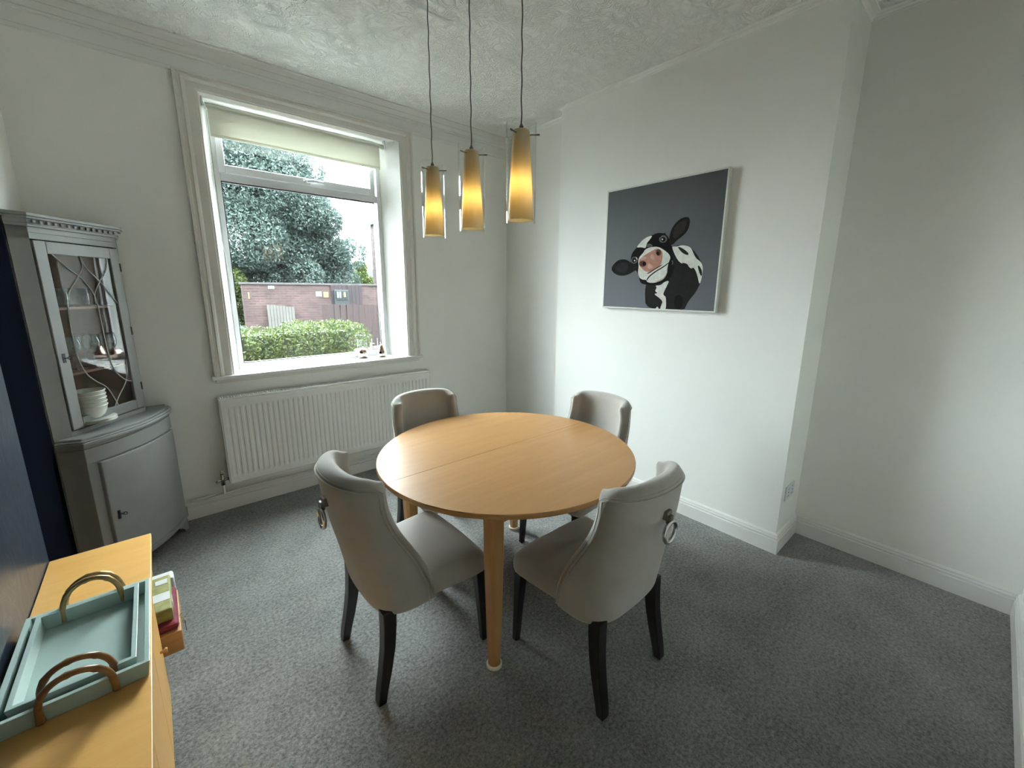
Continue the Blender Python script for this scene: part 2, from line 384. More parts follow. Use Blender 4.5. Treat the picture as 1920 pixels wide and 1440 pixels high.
# cornices
CF = [(0, 2.772), (0.005, 2.776), (0.005, 2.796), (0.0015, 2.800), (0.0015, 2.862), (0.012, 2.865), (0.014, 2.876), (0.010, 2.880), (0.030, 2.908), (0.028, 2.912), (0.044, 2.936), (0.052, 2.942), (0.052, 2.95), (-0.002, 2.95), (-0.002, 2.772)]
CB = [(0, 2.922), (0.005, 2.922), (0.006, 2.932), (0.016, 2.936), (0.018, 2.942), (0.036, 2.944), (0.038, 2.95), (0, 2.95)]
bm = bmesh.new(); moulding(bm, [(XL, YF), (XF, YF)], CF, 1); struct(link('trim_2', bm, MTRIM), 'moulded cornice above the window')
bm = bmesh.new(); moulding(bm, [(XF, YF), (XF, YB1), (XB, YB1), (XB, YB0), (XR, YB0), (XR, YN)], CB, 1); struct(link('trim_3', bm, MB), 'thin cornice around the chimney breast')
# window architrave, sill
def arch_leg(bm, x0, x1, z0, z1, outer_left):
    s = [(0.0, 0.0), (0.0, 0.034), (0.012, 0.034), (0.018, 0.022), (0.030, 0.022), (0.036, 0.030), (0.046, 0.026), (0.056, 0.014), (0.100, 0.014), (0.104, 0.008), (0.111, 0.008), (0.111, 0.0)]
    k = (x1-x0)/0.111
    pts = [((x0+a*k) if outer_left else (x1-a*k), YF-b) for a, b in s]
    prism(bm, pts, z0, z1)
bm = bmesh.new()
AP = [(0.0, 0.0), (0.0, 0.008), (0.010, 0.008), (0.013, 0.014), (0.056, 0.014), (0.066, 0.026), (0.076, 0.030), (0.082, 0.022), (0.094, 0.022), (0.100, 0.034), (0.113, 0.034), (0.113, 0.0)]
def aring(x, z, dx, dz, kz=0.80): return [(x+dx*a_, YF-b_, z+dz*a_*kz) for a_, b_ in AP]
loft(bm, [aring(0.365, 0.955, -1, 0), aring(0.365, 2.693, -1, 1), aring(1.648, 2.693, 0.94, 1), aring(1.648, 0.955, 0.94, 0)])
struct(link('trim_4', bm, MARCH), 'moulded cream architrave around the window')
bm = bmesh.new()
prism(bm, [(0.236, 3.345), (1.780, 3.345), (1.780, YF), (1.650, YF), (1.548, 3.556), (0.418, 3.556), (0.363, YF), (0.236, YF)], 0.930, 0.954)
struct(link('trim_5', bm, MTRIM, bevel=0.006), 'white painted window sill board')
bm = bmesh.new(); box(bm, 0.255, 1.755, 3.362, YF, 0.905, 0.930); struct(link('trim_6', bm, MARCH, bevel=0.005), 'moulding beneath the window sill')

# ---------------------------------------------------------------- window
win = bpy.data.objects.new('window_1', None); COL.objects.link(win); win.location = (0.983, 3.58, 0.955); struct(win, 'white framed window with a top opening light')
def wpart(name, bm, m, **k):
    bmesh.ops.translate(bm, verts=bm.verts[:], vec=(-0.983, -3.58, -0.955)); return link(name, bm, m, win, **k)
def frame_bm(x0, x1, z0, z1, t, y0, y1, tb=None):
    tb = tb or t; bm = bmesh.new()
    box(bm, x0, x0+t, y0, y1, z0, z1); box(bm, x1-t, x1, y0, y1, z0, z1)
    box(bm, x0+t, x1-t, y0, y1, z0, z0+tb); box(bm, x0+t, x1-t, y0, y1, z1-tb, z1); return bm
wpart('window_frame', frame_bm(0.418, 1.548, 0.954, 2.70, 0.030, 3.55, 3.62, 0.045), MUPVC, bevel=0.004)
bm = bmesh.new(); box(bm, 0.448, 1.518, 3.555, 3.62, 2.236, 2.292); wpart('transom', bm, MUPVC, bevel=0.006)
wpart('opening_sash', frame_bm(0.440, 1.500, 2.286, 2.69, 0.042, 3.535, 3.60, 0.052), MUPVC, bevel=0.006)
wpart('gasket', frame_bm(0.448, 1.492, 0.999, 2.236, 0.005, 3.556, 3.58), MBLACK)
bm = bmesh.new(); box(bm, 0.45, 1.4915, 3.585, 3.589, 1.001, 2.235); wpart('lower_pane', bm, MPANE)
bm = bmesh.new(); box(bm, 0.48, 1.46, 3.575, 3.579, 2.337, 2.64); wpart('upper_pane', bm, MPANE)
bm = bmesh.new(); box(bm, 0.955, 1.0, 3.518, 3.535, 2.297, 2.322); tube(bm, [(0.975, 3.51, 2.312), (1.03, 3.505, 2.318), (1.09, 3.507, 2.316)], [0.011, 0.010, 0.008]); wpart('handle', bm, MUPVC, smooth=True)

# roller blind
bl = thing('roller_blind', 'cream roller blind rolled part way down at the top of the window', 'blind', (0.96, 3.46, 2.47))
def lp(parent, name, bm, m, **k):
    bmesh.ops.translate(bm, verts=bm.verts[:], vec=-Vector(parent.location)); return link(name, bm, m, parent, **k)
bm = bmesh.new(); tube(bm, [(0.405, 3.468, 2.65), (1.555, 3.468, 2.65)], 0.019, 20); lp(bl, 'roller_tube', bm, MBLIND, smooth=False)
bm = bmesh.new(); box(bm, 0.412, 1.515, 3.449, 3.4505, 2.485, 2.65); lp(bl, 'fabric', bm, MBLIND)
bm = bmesh.new(); box(bm, 0.412, 1.515, 3.445, 3.455, 2.474, 2.492); lp(bl, 'bottom_bar', bm, MBLIND, bevel=0.004)
for x in (0.392, 1.565):
    bm = bmesh.new(); tube(bm, [(x-0.006, 3.468, 2.65), (x+0.006, 3.468, 2.65)], 0.026, 20); box(bm, x-0.004, x+0.004, 3.45, 3.486, 2.65, 2.70); lp(bl, 'bracket', bm, MUPVC)
bm = bmesh.new()
tube(bm, [(0.397, 3.446, 2.65), (0.399, 3.446, 2.0), (0.402, 3.448, 1.45), (0.412, 3.450, 1.395), (0.424, 3.47, 1.385), (0.432, 3.488, 1.40), (0.430, 3.490, 1.5), (0.397, 3.490, 2.0), (0.396, 3.490, 2.65)], 0.0018, 6)
lp(bl, 'pull_chain', bm, MUPVC)

# ---------------------------------------------------------------- radiator
rd = thing('radiator', 'long white ribbed panel radiator below the window', 'radiator', (1.03, 3.32, 0.19))
x0, x1, z0, z1 = 0.252, 1.800, 0.215, 0.812
bm = bmesh.new(); n = 46; step = (x1-x0-0.05)/n; xs = [x0, x0+0.012]; ds = [0.006, 0.0]
cols = [(x0, 0.008), (x0+0.004, 0.0), (x0+0.022, 0.0)]
for i in range(n):
    a = x0+0.025+i*step
    cols += [(a, 0.0), (a+step*0.18, 0.007), (a+step*0.45, 0.007), (a+step*0.63, 0.0)]
cols += [(x1-0.022, 0.0), (x1-0.004, 0.0), (x1, 0.008)]
rows = [(z0, 0.010, 0), (z0+0.006, 0.0, 0), (z0+0.045, 0.0, 0), (z0+0.065, 0.0, 1), (z1-0.075, 0.0, 1), (z1-0.055, 0.0, 0), (z1-0.008, 0.0, 0), (z1, 0.012, 0)]
vv = []
for z, yo, k in rows:
    vv.append([bm.verts.new((x, 3.276+max(yo, d*(k if 0 < i < len(cols)-1 else 1)), z)) for i, (x, d) in enumerate(cols)])
for a, b in zip(vv, vv[1:]):
    for i in range(len(cols)-1): bm.faces.new((a[i], a[i+1], b[i+1], b[i]))
box(bm, x0+0.004, x1-0.004, 3.286, 3.292, z0+0.004, z1-0.006)
lp(rd, 'front_panel', bm, MRAD)
bm = bmesh.new(); box(bm, x0+0.01, x1-0.01, 3.340, 3.350, z0, z1-0.01)
for i in range(60): box(bm, x0+0.03+i*0.025, x0+0.032+i*0.025, 3.292, 3.340, z0+0.03, z1-0.03)
lp(rd, 'back_panel', bm, MRAD)
bm = bmesh.new()
box(bm, x0, x1, 3.280, 3.286, z1-0.003, z1+0.006); box(bm, x0, x1, 3.348, 3.354, z1-0.003, z1+0.006)
for i in range(122): box(bm, x0+0.008+i*0.01265, x0+0.0125+i*0.01265, 3.286, 3.348, z1, z1+0.004)
lp(rd, 'top_grille', bm, MRAD)
for x in (x0-0.004, x1):
    bm = bmesh.new(); box(bm, x, x+0.004, 3.280, 3.354, z0+0.004, z1+0.005); lp(rd, 'side_panel', bm, MRAD)
bm = bmesh.new()
tube(bm, [(x0, 3.315, 0.247), (0.222, 3.315, 0.247)], 0.010, 12); tube(bm, [(0.212, 3.315, 0.21), (0.212, 3.315, 0.285)], 0.013, 12)
tube(bm, [(0.212, 3.315, 0.285), (0.212, 3.315, 0.315)], 0.010, 10); tube(bm, [(0.212, 3.315, 0.247), (0.175, 3.295, 0.247)], 0.009, 10)
lp(rd, 'valve', bm, MCHROME, smooth=True)
bm = bmesh.new(); tube(bm, [(0.212, 3.315, 0.21), (0.212, 3.315, 0.150), (0.212, 3.34, 0.137), (0.3, 3.345, 0.137), (1.9, 3.345, 0.137), (1.9, 3.34, 0.21), (1.83, 3.315, 0.247), (1.80, 3.315, 0.247)], 0.0075, 10); lp(rd, 'pipe', bm, MTRIM, smooth=True)
bm = bmesh.new(); tube(bm, [(0.212, 3.315, 0.15), (0.212, 3.348, 0.137), (0.1, 3.352, 0.134), (0.02, 3.352, 0.134)], 0.0075, 10); lp(rd, 'pipe', bm, MTRIM, smooth=True)
for x in (0.5, 1.5):
    bm = bmesh.new(); box(bm, x, x+0.03, 3.350, YF-0.001, 0.3, 0.75); lp(rd, 'wall_bracket', bm, MRAD)

# wall socket on the side of the chimney breast
sk = thing('wall_socket', 'white double socket on the side of the chimney breast above the skirting', 'socket', (2.765, YB0, 0.36))
bm = bmesh.new(); box(bm, 2.69, 2.84, YB0-0.009, YB0, 0.315, 0.405); lp(sk, 'faceplate', bm, MUPVC, bevel=0.003)
for x in (2.715, 2.785):
    bm = bmesh.new(); box(bm, x+0.008, x+0.022, YB0-0.013, YB0-0.009, 0.38, 0.395); lp(sk, 'switch', bm, MUPVC)
    bm = bmesh.new(); box(bm, x+0.012, x+0.018, YB0-0.010, YB0-0.0088, 0.358, 0.368); box(bm, x+0.002, x+0.010, YB0-0.010, YB0-0.0088, 0.338, 0.343); box(bm, x+0.020, x+0.028, YB0-0.010, YB0-0.0088, 0.338, 0.343); lp(sk, 'pin_hole', bm, MBLACK)

# ---------------------------------------------------------------- dining table
TX, TY, TR, TZ = 1.267, 1.535, 0.633, 0.750
tb = thing('dining_table', 'round honey beech dining table with four tapered legs', 'table', (TX, TY, 0))
yseam = 1.566-TY
def half(sgn):
    bm = bmesh.new(); pts = []
    ys = yseam + sgn*0.0012
    a0 = math.asin(ys/TR); a1 = PI-a0
    if sgn > 0: ang = [a0+(a1-a0)*i/60 for i in range(61)]
    else: ang = [a1+(2*PI+a0-a1)*i/72 for i in range(73)]
    def ring(r, z): return [(r*math.cos(a), (r*math.sin(a)) if 0 < i < len(ang)-1 else ys, z) for i, a in enumerate(ang)]
    loft(bm, [ring(TR-0.012, TZ-0.026), ring(TR-0.003, TZ-0.022), ring(TR, TZ-0.016), ring(TR, TZ-0.004), ring(TR-0.003, TZ)])
    return bm
link('tabletop_leaf', half(1), MWOODX, tb); link('tabletop_leaf', half(-1), MWOODX, tb)
lc = (1.2475-TX, 1.5165-TY); LH = 0.359
bm = bmesh.new()
for s in (-1, 1):
    box(bm, lc[0]-LH+0.03, lc[0]+LH-0.03, lc[1]+s*LH-0.011, lc[1]+s*LH+0.011, TZ-0.10, TZ-0.026)
    box(bm, lc[0]+s*LH-0.011, lc[0]+s*LH+0.011, lc[1]-LH+0.03, lc[1]+LH-0.03, TZ-0.10, TZ-0.026)
link('apron', bm, MWOODX, tb)
for sx_ in (-1, 1):
    for sy_ in (-1, 1):
        cx, cyy = lc[0]+sx_*LH, lc[1]+sy_*LH
        def oct(w, z, c=0.36):
            h = w/2; k = h*c
            return [(cx+a, cyy+b, z) for a, b in ((h-k, -h), (h, -h+k), (h, h-k), (h-k, h), (-h+k, h), (-h, h-k), (-h, -h+k), (-h+k, -h))]
        bm = bmesh.new(); loft(bm, [oct(0.042, 0.012), oct(0.052, 0.16), oct(0.066, 0.5), oct(0.068, TZ-0.026)]); lg = link('leg', bm, MWOODZ, tb)
        bm = bmesh.new(); lathe(bm, [(0.024, 0.0), (0.031, 0.0), (0.033, 0.004), (0.033, 0.013), (0.030, 0.018), (0.0265, 0.018), (0.024, 0.012)], (cx, cyy, 0), 24); link('castor_cup', bm, MCAP, lg, smooth=True)

# ---------------------------------------------------------------- dining chairs (local: forward +Y, rear feet on y=0)
LV = [(0.375, 0.020, 0.214, 0.238), (0.42, 0.008, 0.210, 0.238), (0.47, -0.002, 0.200, 0.236), (0.53, -0.014, 0.174, 0.232), (0.58, -0.026, 0.148, 0.228),
      (0.64, -0.040, 0.113, 0.224), (0.69, -0.050, 0.087, 0.221), (0.745, -0.060, 0.066, 0.219), (0.80, -0.070, 0.055, 0.217), (0.845, -0.077, 0.053, 0.215), (0.872, -0.080, 0.054, 0.213)]
def lv(z):
    for a, b in zip(LV, LV[1:]):
        if a[0] <= z <= b[0]:
            t = (z-a[0])/(b[0]-a[0]); return [a[i]+(b[i]-a[i])*t for i in range(4)]
    return list(LV[0] if z < LV[0][0] else LV[-1])
def ucurve(C, E, Wd, z, n=17, e=2.6, sag=0.0):
    out = []
    for i in range(n):
        t = -PI/2 + PI*i/(n-1); s, c = math.sin(t), max(0, math.cos(t))
        out.append(Vector((Wd*math.copysign(abs(s)**(2/e), s), E-(E-C)*c**(2/e), z + sag*(1-abs(s)**2))))
    return out
def exponent(z): return 3.4 + (2.1-3.4)*min(1, max(0, (z-0.375)/0.45))
def shell_bm():
    bm = bmesh.new(); rings = []
    def ring(z, inset, sag=0.0, zo=None):
        _, C, E, Wd = lv(min(z, 0.872)); e = exponent(z)
        th = 0.052 + 0.014*max(0, (z-0.6)/0.3)
        o = ucurve(C, E, Wd, z, e=e, sag=sag); i_ = ucurve(C+th+0.012, E+0.010, Wd-th*0.86, z, e=e+0.3, sag=sag)
        f = inset
        o2 = [a.lerp(b, f) for a, b in zip(o, i_)]; i2 = [b.lerp(a, f) for a, b in zip(o, i_)]
        mid = lambda a, b, d: a.lerp(b, d) + Vector((0, (0.026)*(1-f), 0))
        if z > 0.80:
            q = (z-0.80)/0.104
            for L_ in (o2, i2):
                for k_, v_ in enumerate(L_):
                    a_ = abs(k_-8)/8; v_.z -= 0.022*q*q*a_**9; v_.x *= 1-0.045*q*q*a_**6
        r = o2 + [mid(o2[-1], i2[-1], 0.3), mid(o2[-1], i2[-1], 0.7)] + i2[::-1] + [mid(i2[0], o2[0], 0.3), mid(i2[0], o2[0], 0.7)]
        return r
    rings.append(ring(0.352, 0.10))
    for z in (0.362, 0.40, 0.44, 0.48, 0.52, 0.56, 0.60, 0.64, 0.68, 0.72, 0.76, 0.80, 0.84, 0.868): rings.append(ring(z, 0, 0.010*max(0, (z-0.7)/0.17)))
    rings.append(ring(0.888, 0.08, 0.010)); rings.append(ring(0.900, 0.25, 0.010)); 
    rings.append(ring(0.904, 0.42, 0.010))
    vr = loft(bm, rings, True, False, False)
    for r in (vr[0], vr[-1]):
        n = 17; o = r[:n]; i_ = r[n+2:n+2+n][::-1]
        for k in range(n-1): bm.faces.new((o[k], o[k+1], i_[k+1], i_[k]))
        bm.faces.new((o[-1], r[n], r[n+1], i_[-1])); bm.faces.new((i_[0], r[n+2+n], r[n+3+n], o[0]))
    return bm
def piping_pts(df=0.0, dz=0.0):
    pts = []
    def edge(z, s):
        _, C, E, Wd = lv(z); return Vector((s*(Wd+0.001-df*0.12), E-0.004+df, z))
    zs = [0.366, 0.40, 0.45, 0.50, 0.55, 0.60, 0.65, 0.70, 0.75, 0.80, 0.835, 0.855]
    pts += [edge(z, -1) for z in zs]
    _, C, E, Wd = lv(0.872)
    top = ucurve(C-0.002, E, Wd+0.001, 0.868, n=25, e=2.1, sag=0.010)
    for k_, v_ in enumerate(top):
        a_ = abs(k_-12)/12; v_.z -= 0.012*a_**9; v_.x *= 1-0.02*a_**6
    for v_ in top: v_.z += dz; v_.y += df*0.5
    pts += top[1:-1]
    pts += [edge(z, 1) for z in zs[::-1]]
    return pts
def seat_bm():
    bm = bmesh.new(); rings = []
    def outline(f0, f1, wb, wf, z, dome=0):
        r = []; c = 0.035
        pts = [(-wb, f0), (-wb*0.5, f0), (wb*0.5, f0), (wb, f0), (wb+(wf-wb)*0.5, (f0+f1)/2), (wf, f1-c), (wf-c*0.3, f1-c*0.3), (wf-c, f1), (wf*0.4, f1+0.006), (-wf*0.4, f1+0.006), (-wf+c, f1), (-wf+c*0.3, f1-c*0.3), (-wf, f1-c), (-wb-(wf-wb)*0.5, (f0+f1)/2)]
        return [(x, y, z) for x, y in pts]
    rings = [outline(0.05, 0.482, 0.200, 0.236, 0.352), outline(0.045, 0.492, 0.205, 0.243, 0.362), outline(0.045, 0.496, 0.206, 0.246, 0.39), outline(0.045, 0.494, 0.205, 0.245, 0.425),
             outline(0.05, 0.484, 0.198, 0.238, 0.447), outline(0.07, 0.455, 0.175, 0.210, 0.461), outline(0.11, 0.38, 0.115, 0.135, 0.470), outline(0.19, 0.30, 0.04, 0.05, 0.473)]
    loft(bm, rings); return bm
def rear_leg(s):
    bm = bmesh.new(); rings = []
    for z, y, w, d in ((0.0, 0.0, 0.040, 0.032), (0.05, 0.008, 0.042, 0.036), (0.13, 0.026, 0.045, 0.041), (0.22, 0.042, 0.047, 0.046), (0.31, 0.050, 0.049, 0.050), (0.375, 0.052, 0.050, 0.052)):
        x = s*(0.195 - 0.012*z/0.375); y += 0.012
        rings.append([(x+a*w/2, y+b*d/2, z) for a, b in ((-1, -1), (1, -1), (1, 1), (-1, 1))])
    loft(bm, rings); return bm
def front_leg(s):
    bm = bmesh.new(); rings = []
    for z, y, w in ((0.0, 0.484, 0.026), (0.18, 0.474, 0.033), (0.36, 0.462, 0.042)):
        x = s*(0.205 + 0.006*(1-z/0.36))
        rings.append([(x+a*w/2, y+b*w/2, z) for a, b in ((-1, -1), (1, -1), (1, 1), (-1, 1))])
    loft(bm, rings); return bm
def knocker(par):
    yb = lv(0.745)[1]
    bm = bmesh.new(); box(bm, -0.017, 0.017, yb-0.020, yb+0.004, 0.765, 0.799); box(bm, -0.011, 0.011, yb-0.030, yb-0.012, 0.752, 0.785)
    k = link('knocker_plate', bm, MSTEEL, par, bevel=0.003)
    bm = bmesh.new(); torus(bm, (0, yb-0.026, 0.722), 0.038, 0.0072, 'y'); link('pull_ring', bm, MCHROME, k, smooth=True)
def make_chair(label, loc, rz):
    t = thing('dining_chair', label, 'chair', loc, rz, 'upholstered dining chairs around the round table')
    link('backrest', shell_bm(), MFAB, t, smooth=True, subsurf=1)
    bm = bmesh.new(); tube(bm, piping_pts(), 0.0032, 8); link('piping', bm, MPIPE, t, smooth=True)
    bm = bmesh.new(); tube(bm, piping_pts(0.013, 0.010), 0.0020, 8); link('piping', bm, MPIPE, t, smooth=True)
    link('seat', seat_bm(), MFAB, t, smooth=True, subsurf=1)
    for s in (-1, 1): link('leg', rear_leg(s), MLEG, t, bevel=0.004); link('leg', front_leg(s), MLEG, t, bevel=0.003)
    knocker(t)
    return t
def copy_tree(o, parent=None):
    c = o.copy(); COL.objects.link(c)
    if parent: c.parent = parent
    for ch in list(o.children): copy_tree(ch, c)
    return c
ch = make_chair('beige velvet dining chair seen from behind on the carpet near the sideboard', (0.453, 1.510, 0), -PI/2)
for loc, rz, lab in (((1.257, 0.716, 0), 0, 'beige velvet dining chair seen from behind, nearest the empty right alcove'),
                     ((1.200, 2.300, 0), PI, 'beige velvet dining chair facing us with its back to the radiator'),
                     ((2.030, 1.517, 0), PI/2, 'beige velvet dining chair facing the table below the cow painting')):
    c = copy_tree(ch); c.location = loc; c.rotation_euler = (0, 0, rz); c['label'] = lab

# ---------------------------------------------------------------- pendant lamps
PH = 0.35
def make_pendant(label, loc):
    t = thing('pendant_lamp', label, 'pendant lamp', loc, 0, 'row of glass pendants over the table')
    R1 = 0.057
    bm = bmesh.new(); prof = [(R1, 0.0), (R1, PH), (R1-0.0022, PH), (R1-0.0022, 0.0)]
    lathe(bm, prof, (0, 0, 0), 48, closed=True); link('glass_cylinder', bm, MLGLASS, t, smooth=False)
    bm = bmesh.new()
    lathe(bm, [(0.049, 0.012), (0.050, 0.016), (0.0315, PH-0.030), (0.029, PH-0.022), (0.010, PH-0.020), (0.010, PH-0.0225), (0.0285, PH-0.025), (0.0295, PH-0.031), (0.0480, 0.016), (0.0480, 0.012)], (0, 0, 0), 48, closed=True)
    link('glass_shade', bm, MSHADE, t, smooth=True)
    bm = bmesh.new(); lathe(bm, [(0.004, 0.10), (0.011, 0.108), (0.0135, 0.125), (0.011, 0.145), (0.008, 0.16), (0.007, 0.168)], (0, 0, 0), 20); link('bulb', bm, MBULB, t, smooth=True)
    bm = bmesh.new(); lathe(bm, [(0.010, 0.168), (0.013, 0.172), (0.013, PH-0.03), (0.008, PH-0.022), (0.008, PH-0.008), (0.005, PH-0.004), (0.004, PH)], (0, 0, 0), 20); link('lamp_holder', bm, MSTEEL, t, smooth=False)
    for k in range(3):
        a = math.radians(75+120*k); d = Vector((math.cos(a), math.sin(a), 0))
        bm = bmesh.new(); tube(bm, [d*0.012+Vector((0, 0, PH-0.037)), d*0.068+Vector((0, 0, PH-0.037))], 0.0022, 8); tube(bm, [d*0.0575+Vector((0, 0, PH-0.037)), d*0.0685+Vector((0, 0, PH-0.037))], 0.0032, 8)
        link('support_pin', bm, MSTEEL, t)
    H = CZ-loc[2]
    bm = bmesh.new(); pts = [(0.0012*math.sin(z*60), 0.0012*math.cos(z*60), PH-0.004+z) for z in np.linspace(0, H-PH-0.02, 90)]
    tube(bm, pts, 0.0024, 6); link('cord', bm, MCORD, t)
    bm = bmesh.new(); lathe(bm, [(0.040, H-0.025), (0.042, H-0.022), (0.042, H)], (0, 0, 0), 24); link('ceiling_rose', bm, MCHROME, t)
    l = bpy.data.lights.new('pendant_glow', 'POINT'); l.energy = 0.20; l.color = (1.0, 0.76, 0.38); l.shadow_soft_size = 0.018
    lo = bpy.data.objects.new('pendant_glow', l); COL.objects.link(lo); lo.parent = t; lo.location = (0, 0, 0.145)
    return t
pp = make_pendant('lit glass cylinder pendant nearest the window, first of the row of three', (1.105, 1.914, 1.793))
for y, lab in ((1.584, 'lit glass cylinder pendant hanging in the middle of the row of three'), (1.262, 'lit glass cylinder pendant farthest from the window, looking largest of the three')):
    c = copy_tree(pp); c.location = (1.105, y, 1.793); c['label'] = lab

